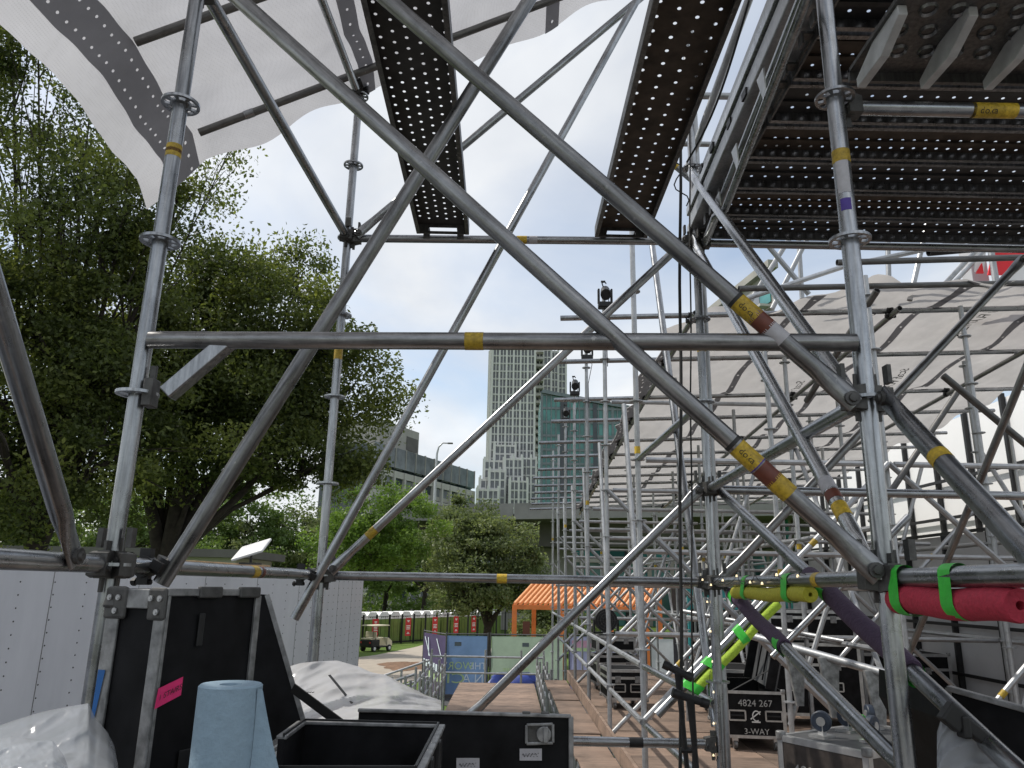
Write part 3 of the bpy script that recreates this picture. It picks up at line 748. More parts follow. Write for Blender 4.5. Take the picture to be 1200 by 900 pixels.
hem(.035, .080, dots=(60, (.25, .75)), dr=.0085)
hem(.36, .385, dots=(44, (.5,)), dr=.008); hem(.70, .725, dots=(44, (.5,)), dr=.008)

# ================================================================== right-hand scaffold grid (roofed structure)
ROWY = [6.26, 8.33, 10.40, 12.47, 14.54, 16.6, 18.7]
COLX = [1.06, 3.13, 5.2]
grid = thing('scaffold_structure', 'long roofed scaffold of galvanised posts, rails and cross braces along the plywood deck', 'scaffolding', (3.0, 10.0, -4.0))
DZ = -1.5
def roofz(y): return 3.197 - .0647 * y
for xi, x in enumerate(COLX):
    for yi, y in enumerate(ROWY):
        top = 3.25 if xi == 0 else roofz(y) - .1
        s_ = standard(grid, x, y, -4.0, top, 'galv_far', False, (-1.5, 3.0))
        if (xi + yi) % 2 == 0: stick(s_, py=None, px=None) if False else sticker(s_, 4.0 + (1.05, 0.4, .7)[xi], .06)
        # rails along Y
        if yi < len(ROWY) - 1:
            y2 = ROWY[yi + 1]
            if xi == 0:
                for z in (-.62, -1.04): ledger(grid, (x, y, z), (x, y2, z), 'galv_far', False, seg=8)
            else:
                for z in (-.5, .5): ledger(grid, (x, y, z), (x, y2, z), 'galv_far', False, seg=8)
            if xi == 0:
                brace(grid, (x + .04, y + .2, -.75), (x + .04, y + .2 + .75, 1.7), 'galv_far', TR, False, seg=8)
            if xi > 0:
                brace(grid, (x + .05, y, -1.5 + (yi % 2)), (x + .05, y2, .5 - (yi % 2) * 2 + 1), 'galv_far', TR, False, seg=8)
        if xi < 2:
            x2 = COLX[xi + 1]
            for z in ((-.5, 1.0) if yi % 2 else (0.0, 1.0)): ledger(grid, (x, y, z), (x2, y, z), 'galv_far', False, seg=8)
            a, b_ = ((-1.5, .5) if (xi + yi) % 2 else (.5, -1.5))
            br = brace(grid, (x, y + .05, a), (x2, y + .05, b_), 'galv_far', TR, False, seg=8)
            br2 = brace(grid, (x, y - .05, b_ + .5), (x2, y - .05, a + .5), 'galv_far', TR, False, seg=8)
            if (yi + xi) % 2: sticker(br, 1.0, .06)
            else: sticker(br2, 1.9, .06)
for i, y in enumerate([7.3, 9.4, 11.4, 13.5, 15.6, 17.6]):      # intermediate props under the roof
    for x in ((2.1, 4.17) if i % 2 else (2.55, 4.6)):
        sp = standard(grid, x, y, DZ, roofz(y) + .04 * x - .08, 'galv_far', False, (-1.0, 2.5)); sticker(sp, 1.6 + .3 * (i % 3), .06)
        brace(grid, (x, y + .04, -1.2), (x + 1.0, y + .04, 1.2 + .3 * (i % 2)), 'galv_far', TR, False, seg=8)
    ledger(grid, (1.06, y, .3 + .25 * (i % 3)), (5.2, y, .3 + .25 * (i % 3)), 'galv_far', False, seg=8)
for y in ROWY[:2]:
    ledger(grid, (COLX[0], y, 2.0), (COLX[1], y, 2.0), 'galv_far', False, seg=8)
# rails joining the near middle post to the row behind
for z in (-.62, -1.04): ledger(grid, (XM, YM, z), (COLX[0], ROWY[0], z), 'galv', False)
ledger(grid, (XM, YM, 1.0), (COLX[0], ROWY[0], 1.0), 'galv', False)
brace(grid, (XM + .03, YM + .2, -.75), (COLX[0] + .04, YB + 1.3, 2.6), 'galv', TR, False)
# bays to the right of the middle post
NX = XM + 2.07
standard(grid, NX, YB, -4.0, 2.0, 'galv', True); 
U1 = brace(grid, (XM + .05, YM + .05, 0.0), (NX - .02, YB + .05, 1.98), 'galv_brown'); 
brace(grid, (NX, YB + .04, 1.5), (COLX[1], ROWY[0] - .03, -.5), 'galv_brown', nrm=(1, 0, 0))
p0, p1 = P(1105, 440, 5.0), P(1235, 548, 5.0); tube('diagonal_brace', grid, p0, p1, TR, 'galv_dark')
p0, p1 = P(1020, 612, 6.0), P(1125, 455, 6.0); tube('diagonal_brace', grid, p0, p1, TR, 'galv_dark', hollow=False)
p0, p1 = P(905, 770, 5.6), P(1065, 605, 5.6); tube('diagonal_brace', grid, p0, p1, TR, 'galv', hollow=False)
ledger(grid, (XM, YM, .5), (NX, YB, .5), 'galv', False); ledger(grid, (NX, YB, -1.0), (COLX[1], ROWY[0], -1.0), 'galv', False)
# guard-rail truss with square gussets in front of the cases
p0, p1 = P(870, 742, 5.2), P(1075, 800, 4.4); tr_ = tube('guard_rail', grid, p0, p1, TR, 'galv_far', 12)
for t_ in (.35, .55, .8):
    c = p0.lerp(p1, t_); mb = MB(); mb.prism([c + Vector((-.07, 0, 0)), c + Vector((.05, 0, 0)), c + Vector((0.02, 0, -.33)), c + Vector((-.02, 0, -.33))], (0, .03, 0)); mb.build('gusset_plate', 'alu_dull', grid)
p0, p1 = P(800, 716, 9.0), P(990, 752, 7.4); tube('guard_rail', grid, p0, p1, TR, 'galv_far', 12)
# distant scaffold tubes rising above the roof
up_ = thing('upper_scaffold', 'pale galvanised tubes and braces rising above the far side of the tarp roof', 'scaffolding', (4.5, 9.5, -4.0))
for (x0, y0, x1, y1, yy) in ((1040, 270, 1042, 345, 7.6), (1087, 260, 1066, 352, 7.4), (885, 270, 948, 345, 7.5), (868, 352, 990, 312, 7.3), (990, 312, 1230, 262, 7.3), (930, 272, 880, 352, 7.8), (950, 272, 905, 362, 8.0), (1165, 270, 1096, 345, 7.5), (935, 265, 940, 350, 8.2), (1172, 275, 1104, 345, 8.0)):
    tube('pale_tube', up_, P(x0, y0, yy), P(x1, y1, yy), .027, 'galv_far', 10, hollow=False)

# ---- roof: purlins across, rafter down the left edge, tarp above
roof = thing('roof_frame', 'rows of dull tubes clamped to sloping rafters under the tarp roof', 'scaffolding', (3.6, 12.5, -4.0))
Ys = [3.197 / (math.tan(PITCH + math.atan((450 - yp) / FPX)) + .0647) for yp in (376, 427, 471, 496, 521, 537, 552, 562, 571, 579, 586, 592, 598)]
XE = 1.88
jit = [0, -.02, .1, .12, -.02, .06, .05, -.02, .03, .06, .0, .04, .02]
for y, j_ in zip(Ys, jit):
    pu = tube('purlin', roof, (.50 + j_, y, roofz(y)), (7.6, y + .05, roofz(y) + .32), .029, 'galv', 12)
    coupler(roof, (XE, y, roofz(y) + .06), (1, 0, 0), (0, 1, -.0647), (0, 0, -.062))
yn = 6.35
for xx in (XE, 4.0, 6.2):
    tube('rafter', roof, (xx, yn + 1.0, roofz(yn + 1.0) - .062 + .044 * (xx - .5)), (xx, Ys[-1] + .6, roofz(Ys[-1] + .6) - .062 + .044 * (xx - .5)), .03, 'galv_brown', 12)
    for y in Ys[::2]: 
        if xx > 2: coupler(roof, (xx, y, roofz(y) + .044 * (xx - .5)), (1, 0, 0), (0, 1, -.0647), (0, 0, -.062))
for (a, b_) in (((1.0, 1), (4.0, 3)), ((4.0, 1), (2.0, 4))): pass
tube('purlin', roof, (2.2, 6.9, roofz(6.9) + .06), (7.6, 7.1, roofz(6.9) + .36), .030, 'galv_dark', 14)
tube('purlin', roof, (3.05, 6.6, roofz(6.9) + .22), (8.2, 6.8, roofz(6.9) + .56), .030, 'galv_dark', 14)
p0 = P(1028, 340, 6.1); p1 = P(945, 470, 7.4); tube('short_tube', roof, p0, p1, .03, 'galv_dark', 14)
p0 = P(1088, 295, 4.9); tube('black_tube', roof, p0, P(1215, 284, 4.9), .032, 'black_metal', 16)
for x, y in ((7.4, 11), (7.4, 19.9), (1.9, 20.2)): tube('roof_post', roof, (x, y, -4.0), (x, y, roofz(y) + .1), TR, 'galv_far', 8, hollow=False)
nu, nv = 90, 190
Yt0, Yt1 = 7.0, 20.4
def roof_pt(u, w_):
    x = 1.72 + (7.5 - 1.72) * u; y0 = Yt0 + .95 * (1 - smooth(0, .30, u)); y = y0 + (Yt1 - y0) * w_
    if u < .03: x += .04 * math.sin(y * 3.1) + .02 * math.sin(y * 7.7)
    d = min(abs(y - q) for q in Ys); z = roofz(y) + .05 + .05 * (x - .5)
    z += .085 * min(1, d / .45) ** 1.3 * (1 if y > Ys[0] - .1 else .1)
    z += .016 * math.sin(4 * x + 2 * y) * min(1, d * 3) + .010 * math.sin(11 * x - 6 * y) * min(1, d * 4) + .006 * math.sin(27 * x + 9 * y)
    z -= .10 * max(0, .04 - u) / .04
    if w_ < .05:   # curled near edge with a sagging fold
        k = (.05 - w_) / .05; z += k * (-.03 + .07 * math.sin(3.4 * x + 1.0) + .04 * math.sin(9 * x)); y += .12 * k * math.sin(5 * x)
    return Vector((x, y, z))
v = [roof_pt(i / nu, j / nv) for j in range(nv + 1) for i in range(nu + 1)]
f = [(j * (nu + 1) + i, j * (nu + 1) + i + 1, (j + 1) * (nu + 1) + i + 1, (j + 1) * (nu + 1) + i) for j in range(nv) for i in range(nu)]
rtp = thing('roof_tarp', 'cream translucent tarp roof with printed flame lettering sagging between tubes', 'tarp', (4.3, 12, roofz(12)))
link('sheet', mk('sheet', [x - wl(rtp) for x in v], f, 'tarp_roof', 70), rtp, wl(rtp))
hem(0.0, .045, fn=roof_pt, parent=rtp, n=150, mat='tarp_band', r0=.03, dots=(90, (.3, .7)), dr=.014, drop=.01)
for u_ in (.23, .48, .72): hem(u_, u_ + .016, fn=roof_pt, parent=rtp, n=150, mat='tarp_band', r0=.0, dots=(44, (.5,)), dr=.013, drop=.01)
def roof_text(s, u0, w0, size, mirror=True):
    vs, fs = text_geo(s, size); out_ = []
    for a, b_, c in vs:  # lettering runs down the slope, read from above, so it is mirrored from below
        out_.append(roof_pt(u0 - (b_) / 5.78, w0 + (a) / 13.4) - Vector((0, 0, .014)))
    c0 = out_[0].copy(); link('lettering', mk('lettering', [p - c0 for p in out_], fs, 'ink'), rtp, c0)
for u_, w_ in ((.40, .11), (.40, .27), (.63, .09), (.63, .25), (.2, .3), (.84, .12)): roof_text('Scaf FLAME R', u_, w_, .17)
# ================================================================== plywood deck and walkway
deck = thing('plywood_deck', 'brown plywood deck carrying the flight cases inside the roofed scaffold', 'deck', (3.2, 9.0, DZ))
for i in range(4):
    for j in range(10):
        x0 = 1.13 + i * 1.22; y0 = 2.6 + j * 1.22 - (.4 if i % 2 else 0)
        mb = MB(); dz = random.uniform(-.003, .003)
        mb.b2((x0 + .004, y0 + .004, DZ - .02 + dz), (x0 + 1.216, y0 + 1.216, DZ + dz)); mb.build('plywood_sheet', 'plywood', deck)
fl = thing('near_deck', 'plywood floor under the open black flight cases inside the scaffold bay', 'deck', (0, 2, DZ))
for i in range(2):
    for j in range(3):
        mb = MB(); mb.b2((-1.3 + i * 1.2, -.6 + j * 1.5, DZ - .02), (-.104 + i * 1.2, .89 + j * 1.5, DZ)); mb.build('plywood_sheet', 'plywood', fl)
walk = thing('plank_walkway', 'narrow walkway of worn plywood boards outside the scaffold posts', 'walkway', (.65, 8.5, DZ))
y = 5.2; k = 0
while y < 12.9:
    ln = 1.05 + .3 * random.random(); mb = MB(); sh = random.uniform(-.03, .03); dz = .012 * (k % 2)
    mb.b2((.64 + sh, y, DZ - .03 + dz), (.98 + sh * .3, y + ln - .012, DZ - .008 + dz)); mb.build('plywood_board', 'plywood', walk, None, .003); y += ln; k += 1
for x in (.70, .93): tube('bearer', walk, (x, 4.4, DZ - .06), (x, 13.4, DZ - .06), TR, 'galv_far', 8, hollow=False)
mb = MB(); mb.b2((1.0, 4.3, DZ - .02), (1.03, 13.4, DZ + .13)); mb.build('toe_board', 'plywood', walk)
for y in ROWY[:3]:
    tube('support_post', walk, (.5, y, -4), (.5, y, DZ - .08), TR, 'galv_far', 8, hollow=False)
    tube('support_brace', walk, (.5, y, -4.6), (1.0, y + .05, DZ - .3), TR, 'galv_far', 8, hollow=False)

# ================================================================== flight cases
def oriented(c, rz): return Matrix.Rotation(rz, 3, 'Z'), Vector(c)
def flight_case(label, c, d, rz, body='case_black', lid=True, wheels=0.1, open_top=False, trim=.03, group=None, latch=True, handles=(), top_wheels=False, name='flight_case'):
    """road case: laminate panels in aluminium edging, ball corners, latches, recessed handles, castors"""
    t_ = thing(name, label, 'flight case', c, group); t_.rotation_euler.z = rz
    lx, ly, h = d; z0 = wheels
    def put(mb, nm, mat, bev=0, sm=None, par=t_):
        lo = Vector([min(x[i] for x in mb.v) for i in range(3)]); hi = Vector([max(x[i] for x in mb.v) for i in range(3)]); m_ = (lo + hi) / 2
        o = link(nm, mk(nm, [x - m_ for x in mb.v], mb.f, mat, sm), par, m_, local=True)
        if bev:
            bv = o.modifiers.new('bevel', 'BEVEL'); bv.width = bev; bv.segments = 2; bv.limit_method = 'ANGLE'
        return o
    X, Y = lx / 2, ly / 2; th = .012
    for nm, lo, hi in (('side_panel', (-X, -Y, z0), (X, -Y + th, z0 + h)), ('side_panel', (-X, Y - th, z0), (X, Y, z0 + h)), ('end_panel', (-X, -Y + th, z0), (-X + th, Y - th, z0 + h)), ('end_panel', (X - th, -Y + th, z0), (X, Y - th, z0 + h)), ('base_panel', (-X + th, -Y + th, z0), (X - th, Y - th, z0 + th))):
        put(MB().b2(lo, hi), nm, body)
    if not open_top: put(MB().b2((-X + th, -Y + th, z0 + h - th), (X - th, Y - th, z0 + h)), 'lid_panel', 'case_grey' if top_wheels else body)
    e = .0025; tr_ = trim
    for sx in (-1, 1):
        for sy in (-1, 1):
            mb = MB(); mb.b2((sx * X - (tr_ if sx > 0 else -tr_), sy * (Y + e), z0), (sx * (X + e), sy * (Y - .002), z0 + h)); mb.b2((sx * (X + e), sy * Y - (tr_ if sy > 0 else -tr_), z0), (sx * (X - .002), sy * (Y + e * .8), z0 + h)); put(mb, 'edge_trim', 'alu')
    for zz, sgn in ((z0, 1), (z0 + h, -1)) + (((z0 + h * .68, 1),) if (lid and not open_top) else ()):
        for sy in (-1, 1): put(MB().b2((-X + tr_, sy * (Y - .002), zz), (X - tr_, sy * (Y + e * 1.2), zz + sgn * tr_ * .9)), 'edge_trim', 'alu')
        for sx in (-1, 1): put(MB().b2((sx * (X - .002), -Y + tr_, zz), (sx * (X + e * 1.2), Y - tr_, zz + sgn * tr_ * .9)), 'edge_trim', 'alu')
    if not open_top:
        for sy in (-1, 1): put(MB().b2((-X, sy * Y, z0 + h - .002), (X, sy * (Y - tr_), z0 + h + e)), 'edge_trim', 'alu')
        for sx in (-1, 1): put(MB().b2((sx * X, -Y + tr_, z0 + h - .002), (sx * (X - tr_), Y - tr_, z0 + h + e)), 'edge_trim', 'alu')
    for sx in (-1, 1):
        for sy in (-1, 1):
            for zz in (z0, z0 + h):
                mb = MB(); mb.cyl((sx * (X - .012), sy * (Y - .012), zz - .02), (sx * (X - .012), sy * (Y - .012), zz + .02), .026, seg=10); put(mb, 'ball_corner', 'alu_dull', .006, 40)
    for (face, u, zz, wv, hv) in handles:   # recessed handle dish
        mb = MB()
        if face == 'y-': c0 = Vector((u, -Y - .003, z0 + zz)); ax = Vector((1, 0, 0))
        elif face == 'y+': c0 = Vector((u, Y + .003, z0 + zz)); ax = Vector((1, 0, 0))
        elif face == 'x+': c0 = Vector((X + .003, u, z0 + zz)); ax = Vector((0, 1, 0))
        else: c0 = Vector((-X - .003, u, z0 + zz)); ax = Vector((0, 1, 0))
        for s_ in (-1, 1):
            mb.bar(c0 + ax * (s_ * wv / 2) - Vector((0, 0, hv / 2)), c0 + ax * (s_ * wv / 2) + Vector((0, 0, hv / 2)), .008, .014); mb.bar(c0 - ax * (wv / 2) + Vector((0, 0, s_ * hv / 2)), c0 + ax * (wv / 2) + Vector((0, 0, s_ * hv / 2)), .008, .014)
        dsh = put(mb, 'handle_dish', 'alu'); mb = MB(); mb.bar(c0 - ax * wv * .4, c0 + ax * wv * .4, .018, .012); put(mb, 'handle_grip', 'rubber')
    if latch:
        for u in (-X * .5, X * .5):
            for sy in (-1, 1): put(MB().box((u, sy * (Y + .006), z0 + h * (.68 if not open_top else .94)), (.07, .008, .08)), 'latch', 'alu_dull', .003)
    if wheels > .02:
        for sx in (-1, 1):
            for sy in (-1, 1):
                cx, cy = sx * (X - .09), sy * (Y - .08); mb = MB(); mb.cyl((cx - .018, cy, .045), (cx + .018, cy, .045), .045, seg=18); wz = put(mb, 'castor', 'alu_dull', 0, 40)
                put(MB().box((cx, cy, z0 - .02), (.05, .06, .04)), 'castor_fork', 'alu')
    if top_wheels:
        for (u, v_) in ((-.30, .12), (-.16, -.14), (.04, .16), (.27, .14), (.32, -.12)):
            cx, cy = u * lx, v_ * ly * 1.6; zt = z0 + h; mb = MB()
            mb.box((cx, cy, zt + .006), (.10, .09, .012)); put(mb, 'castor_plate', 'alu')
            mb = MB(); n_ = Vector((math.cos(u * 9), math.sin(u * 9), 0)); mb.cyl(Vector((cx, cy, zt + .075)) - n_ * .018, Vector((cx, cy, zt + .075)) + n_ * .018, .05, seg=20); mb2 = put(mb, 'castor_wheel', 'caster_blue', .006, 40)
            mb = MB(); mb.cyl(Vector((cx, cy, zt + .075)) - n_ * .024, Vector((cx, cy, zt + .075)) + n_ * .024, .022, seg=12); mb.box((cx, cy, zt + .03), (.03, .03, .05)); put(mb, 'castor_hub', 'alu', 0, 40)
    t_['_put'] = 0
    return t_, put
def deck_pt(px, py): return PZ(px, py, DZ)

# case marked 4824 267, open, lid leaning back
c = deck_pt(905, 882); rz = R(-6)
fc, put = flight_case('open black flight case stencilled 4824 267 3-WAY with its lid leaning back', (c.x - .06, c.y + .62, DZ), (.56, 1.15, .42), rz, 'case_black', False, .11, True, .03, None, False, (('y-', -.17, .2, .15, .085), ('y-', .17, .2, .15, .085)))
for s_, z_, sz in (('4824 267', .42, .085), ('3-WAY', .17, .075)): text_on('lettering', s_, sz, (0, -.58, z_), (1, 0, 0), (0, 0, 1), 'letter_grey', fc, local=True, lift=.006)
mb = MB(); 
for k in range(10):
    t0, t1 = .25 + k * .5, .25 + (k + 1) * .5
    mb.bar((.035 * math.cos(t0) + .005, -.586, .31 + .045 * math.sin(t0)), (.035 * math.cos(t1) + .005, -.586, .31 + .045 * math.sin(t1)), .010, .004, (0, 1, 0))
mb.bar((-.05, -.586, .28), (.045, -.586, .35), .010, .004, (0, 1, 0)); mb.b2((-.04, -.588, .25), (.04, -.584, .262)); put(mb, 'emblem', 'letter_white')
text_on('lettering', '3-WAY', .08, (-.283, -.3, .35), (0, -1, 0), (0, 0, 1), 'letter_grey', fc, local=True, lift=.006)
lidm = Matrix.Rotation(R(-14), 3, 'Y')
mb = MB(); mb.box((0, 0, .26), (.016, 1.1, .52)); lid_o = put(mb, 'lid_panel', 'case_grey'); lid_o.location = Vector((.33, 0, .53)) + lidm @ Vector((0, 0, .26)); lid_o.rotation_mode = 'XYZ'; lid_o.rotation_euler = (0, R(14), 0)
for k in range(3):
    mb = MB(); mb.box((0, 0, 0), (.02, .012, .44)); b_ = link('lid_batten', mk('lid_batten', mb.v, mb.f, 'case_black'), lid_o, (-.012, -.3 + .3 * k, 0), local=True)
for s_ in (-1, 1):
    mb = MB(); mb.box((0, 0, 0), (.09, .02, .52)); link('lid_wall', mk('lid_wall', mb.v, mb.f, 'case_black'), lid_o, (-.05, s_ * .54, 0), local=True)
    mb = MB(); mb.box((0, 0, 0), (.10, .03, .02)); link('edge_trim', mk('edge_trim', mb.v, mb.f, 'alu'), lid_o, (-.05, s_ * .54, .265), local=True)
mb = MB(); mb.box((0, 0, 0), (.03, 1.1, .022)); link('edge_trim', mk('edge_trim', mb.v, mb.f, 'alu'), lid_o, (0, 0, .27), local=True)
mb = MB(); mb.bar((-.2, -.5, .52), (.36, -.5, .82), .004, .05, (0, 1, 0)); put(mb, 'strap', 'cord_black')

# case marked 4824 265 with castors stored on its lid
c = PZ(1012, 868, -.74)
fc, put = flight_case('dark flight case stencilled 4824 265 with spare blue castors on its lid', (c.x + .10, c.y + .18, DZ), (.78, .50, .64), R(33), 'case_brown', True, .11, False, .03, None, True, (), True)
text_on('lettering', '4824 265', .085, (-.393, .0, .60), (0, -1, 0), (0, 0, 1), 'letter_grey', fc, local=True, lift=.008); text_on('lettering', '3-WAY', .08, (-.393, -.06, .36), (0, -1, 0), (0, 0, 1), 'letter_grey', fc, local=True, lift=.008)
mb = MB(); mb.box((.05, .05, .80), (.06, .02, .07), Matrix.Rotation(.5, 3, 'Y')); put(mb, 'green_tag', 'tape_green')
# tall stack of cases behind
def std_case(label, px, py, dims, rz, dz=0.0, body='case_black', grp='flight cases lined up on the plywood deck', word=None, hand=True):
    p = deck_pt(px, py); t_, put = flight_case(label, (p.x, p.y + dims[1] / 2, DZ + dz), dims, R(rz), body, True, .11 if dz == 0 else .02, False, .035, grp, True, (('y-', -dims[0] * .22, dims[2] * .4, .15, .09), ('y-', dims[0] * .22, dims[2] * .4, .15, .09)) if hand else ())
    if word: text_on('lettering', word, .09, (0, -dims[1] / 2 - .002, .11 + dims[2] * .55), (1, 0, 0), (0, 0, 1), 'letter_grey', t_, local=True, lift=.008)
    return t_
std_case('tall black flight case with silver edging behind the open 4824 267 case', 962, 852, (1.05, .6, .78), -4, word='3-WAY')
std_case('silver-edged black flight case lying on top of the tall case', 962, 852, (1.0, .58, .30), -2, .93, hand=False)
std_case('black flight case with pale stencil beside the lamp post row', 868, 846, (.62, .9, .45), -5, word='3-WAY')
std_case('low black flight case between the scaffold posts below the drum fan', 722, 812, (.62, .5, .40), 8)
std_case('second black flight case stacked under the drum fan', 722, 812, (.58, .46, .22), 4, .54, hand=False)
std_case('black flight case beside the guard rails near the drum fan', 735, 832, (.5, .6, .36), 3)
std_case('long black flight case against the grey panel wall', 1065, 840, (1.2, .6, .62), 3)
std_case('wide black flight case at the far end of the plywood deck', 905, 800, (1.7, .7, .75), 0)

# drum fan on the stacked cases
p = deck_pt(718, 812); fz = DZ + .80
fan = thing('drum_fan', 'round black drum fan standing on stacked flight cases by the pergola', 'fan', (p.x - .05, p.y + .3, fz))
cf = Vector((p.x - .05, p.y + .3, fz + .19)); mb = MB(); mb.cyl(cf + Vector((0, -.08, 0)), cf + Vector((0, .08, 0)), .17, seg=28); mb.build('drum', 'black_metal', fan, 40, .01)
mb = MB()
for rr in (.05, .09, .13, .165): mb.path([cf + Vector((rr * math.cos(2 * math.pi * k / 20), -.085, rr * math.sin(2 * math.pi * k / 20))) for k in range(21)], .005, 5)
for k in range(10): mb.cyl(cf + Vector((0, -.086, 0)), cf + Vector((.17 * math.cos(.628 * k), -.086, .17 * math.sin(.628 * k))), .003, seg=5)
mb.build('grille', 'cast', fan)
mb = MB(); mb.b2((cf.x - .19, cf.y - .08, fz), (cf.x - .172, cf.y + .08, fz + .2)); mb.b2((cf.x + .172, cf.y - .08, fz), (cf.x + .19, cf.y + .08, fz + .2)); mb.b2((cf.x - .19, cf.y - .08, fz), (cf.x + .19, cf.y + .08, fz + .02)); mb.build('stand', 'black_metal', fan)

# ---- near left: tall upright case
def poly_case():
    c0 = Vector((P(131, 690, 1.5).x, 1.5, 0)); c1 = Vector((P(196, 690, 1.445).x, 1.445, 0)); top = P(160, 690, 1.47).z
    d1 = (c1 - c0).normalized(); wdt = (c1 - c0).length; d2 = Vector((-d1.y, d1.x, 0)); ln = .25; bot = DZ
    t_ = thing('flight_case', 'tall black flight case with worn aluminium edges, pink tape and blue tape', 'flight case', (c0.x, c0.y, bot))
    def pt(u, w_, z): return c0 + d1 * u + d2 * w_ + Vector((0, 0, z))
    def bx(nm, u0, u1, w0, w1, z0, z1, mat, bev=0.0):
        mb = MB(); mb.add([pt(u, w_, z) for z in (z0, z1) for w_ in (w0, w1) for u in (u0, u1)], [(0, 2, 3, 1), (4, 5, 7, 6), (0, 1, 5, 4), (2, 6, 7, 3), (0, 4, 6, 2), (1, 3, 7, 5)])
        return mb.build(nm, mat, t_, None, bev)
    bx('body', .004, wdt - .004, .004, ln, bot, top - .004, 'case_black', .003)
    e = .03
    bx('edge_trim', -.002, .030, -.003, .003, bot, top - .05, 'alu_dull', .002); bx('edge_trim', wdt - .022, wdt + .003, -.003, .003, bot, top - .05, 'alu_dull', .002)
    bx('edge_trim', wdt - .002, wdt + .003, .003, .010, bot, top, 'alu_dull', .001)
    bx('edge_trim', .030, wdt - .04, -.003, .003, top - .035, top, 'alu_dull', .002)
    bx('edge_trim', wdt - .003, wdt + .004, .0, ln, top - .012, top + .002, 'alu_dull', .002); bx('edge_trim', 0, wdt, ln - .004, ln + .003, bot, top, 'alu_dull', .001)
    bx('lid_panel', .0, wdt, .0, ln, top - .004, top, 'case_black')
    bx('edge_trim', wdt - .003, wdt + .003, ln - .012, ln + .004, bot, top - .012, 'alu_dull', .001)
    for u0, u1 in ((-.006, .048), (wdt - .036, wdt + .005)):
        b_ = bx('corner_plate', u0, u1, -.008, .002, top - .055, top + .003, 'cast', .008)
        for (uu, zz) in (((u0 + u1) / 2 - .011, -.016), ((u0 + u1) / 2 + .011, -.016), ((u0 + u1) / 2 + .006, -.040)):
            mb = MB(); q = pt(uu, -.009, top + zz); mb.cyl(q, q - d2 * .003, .0055, seg=10); mb.cyl(q - d2 * .003, q - d2 * .0045, .003, seg=8); r_ = mb.build('rivet', 'alu', t_)
    mb = MB(); q = pt(.006, .012, top - .012); mb.cyl(q - Vector((0, 0, .024)), q + Vector((0, 0, .016)), .026, .017, seg=14); mb.build('ball_corner', 'cast', t_, 60, .006)
    for uu in (.42, .86): bx('latch', wdt - .002, wdt + .008, ln * uu - .03, ln * uu + .03, top - .016, top + .006, 'cast', .003)
    for (a, b_, z0, z1) in ((.34, .40, -.16, -.10), (.30, .86, -.72, -.34)):
        bx('recess_frame', wdt + .0005, wdt + .0035, ln * a, ln * b_, z0, z1, 'black_metal', .004)
    for k in (-.44, -.8):
        mb = MB(); q = pt(wdt - .05, -.001, k); mb.cyl(q, q - d2 * .004, .006, seg=10); mb.build('rivet', 'alu', t_)
    # tapes
    mb = MB(); mb.add([pt(.002, -.005, P(117, 785, 1.49).z), pt(.020, -.005, P(117, 785, 1.49).z), pt(.010, -.005, P(112, 842, 1.49).z), pt(.001, -.005, P(112, 842, 1.49).z)], [(0, 1, 2, 3)]); mb.build('blue_tape', 'tape_blue', t_)
    zp = P(182, 822, 1.45).z
    pk = [pt(wdt + .0065, .000, zp - .012), pt(wdt + .0065, .058, zp + .005), pt(wdt + .0065, .058, zp + .037), pt(wdt + .0065, .003, zp + .022)]
    mb = MB(); mb.add(pk, [(0, 1, 2, 3)]); mb.build('pink_tape', 'tape_pink', t_)
    cc = (pk[0] + pk[1] + pk[2] + pk[3]) / 4
    text_on('lettering', '1 STAIRS', .014, cc, pk[1] - pk[0], pk[3] - pk[0], 'ink', t_, lift=.003)
poly_case()

# ---- open case behind it: base box, leaning lid, strap
ob = thing('flight_case', 'open black flight case with leaning lid and webbing strap beside the blue paper roll', 'flight case', (-.35, 1.75, DZ))
zr = -.33
A0 = PZ(286, 897, zr) ; 
r0, r1, r2, r3 = PZ(333, 866, zr), PZ(357, 848, zr), PZ(513, 852, zr), PZ(486, 905, zr)
ctr = (r0 + r1 + r2 + r3) / 4
def wall(a, b_, nm):
    mb = MB(); mb.add([a, b_, b_ + Vector((0, 0, -.55)), a + Vector((0, 0, -.55))], [(0, 1, 2, 3)])
    d = (b_ - a).normalized(); n_ = Vector((-d.y, d.x, 0)) * .012
    if n_.dot(ctr - a) > 0: n_ = -n_
    mb = MB(); mb.prism([a, b_, b_ + Vector((0, 0, DZ - zr)), a + Vector((0, 0, DZ - zr))], n_); mb.build(nm, 'case_black', ob)
    mb = MB(); mb.bar(a + n_ * .5 + Vector((0, 0, .002)), b_ + n_ * .5 + Vector((0, 0, .002)), .020, .008); mb.build('edge_trim', 'alu_dull', ob, None, .002)
    mb = MB(); mb.bar(a + n_ * .1 + Vector((0, 0, .006)), b_ + n_ * .1 + Vector((0, 0, .006)), .004, .008); mb.build('edge_trim', 'black_metal', ob)
wall(r1, r2, 'side_panel'); wall(r2, r3, 'end_panel'); wall(r0, r1, 'end_panel'); wall(PZ(300, 905, zr), r3, 'side_panel')
mb = MB(); mb.prism([p + Vector((0, 0, -.45)) for p in (PZ(300, 905, zr), r0, r1, r2, r3)], (0, 0, -.01)); mb.build('base_panel', 'case_black', ob)
for k in range(2):
    q = r2.lerp(r3, .35 + .38 * k); mb = MB(); mb.box(q + Vector((.014, 0, -.035)), (.012, .03, .07)); mb.build('latch', 'black_metal', ob, None, .003)
zl = 1.93
la, lb, lc, ld = P(276, 695, zl), P(313, 697, zl), P(356, 846, zl), P(318, 873, zl)
le = P(266, 873, zl)
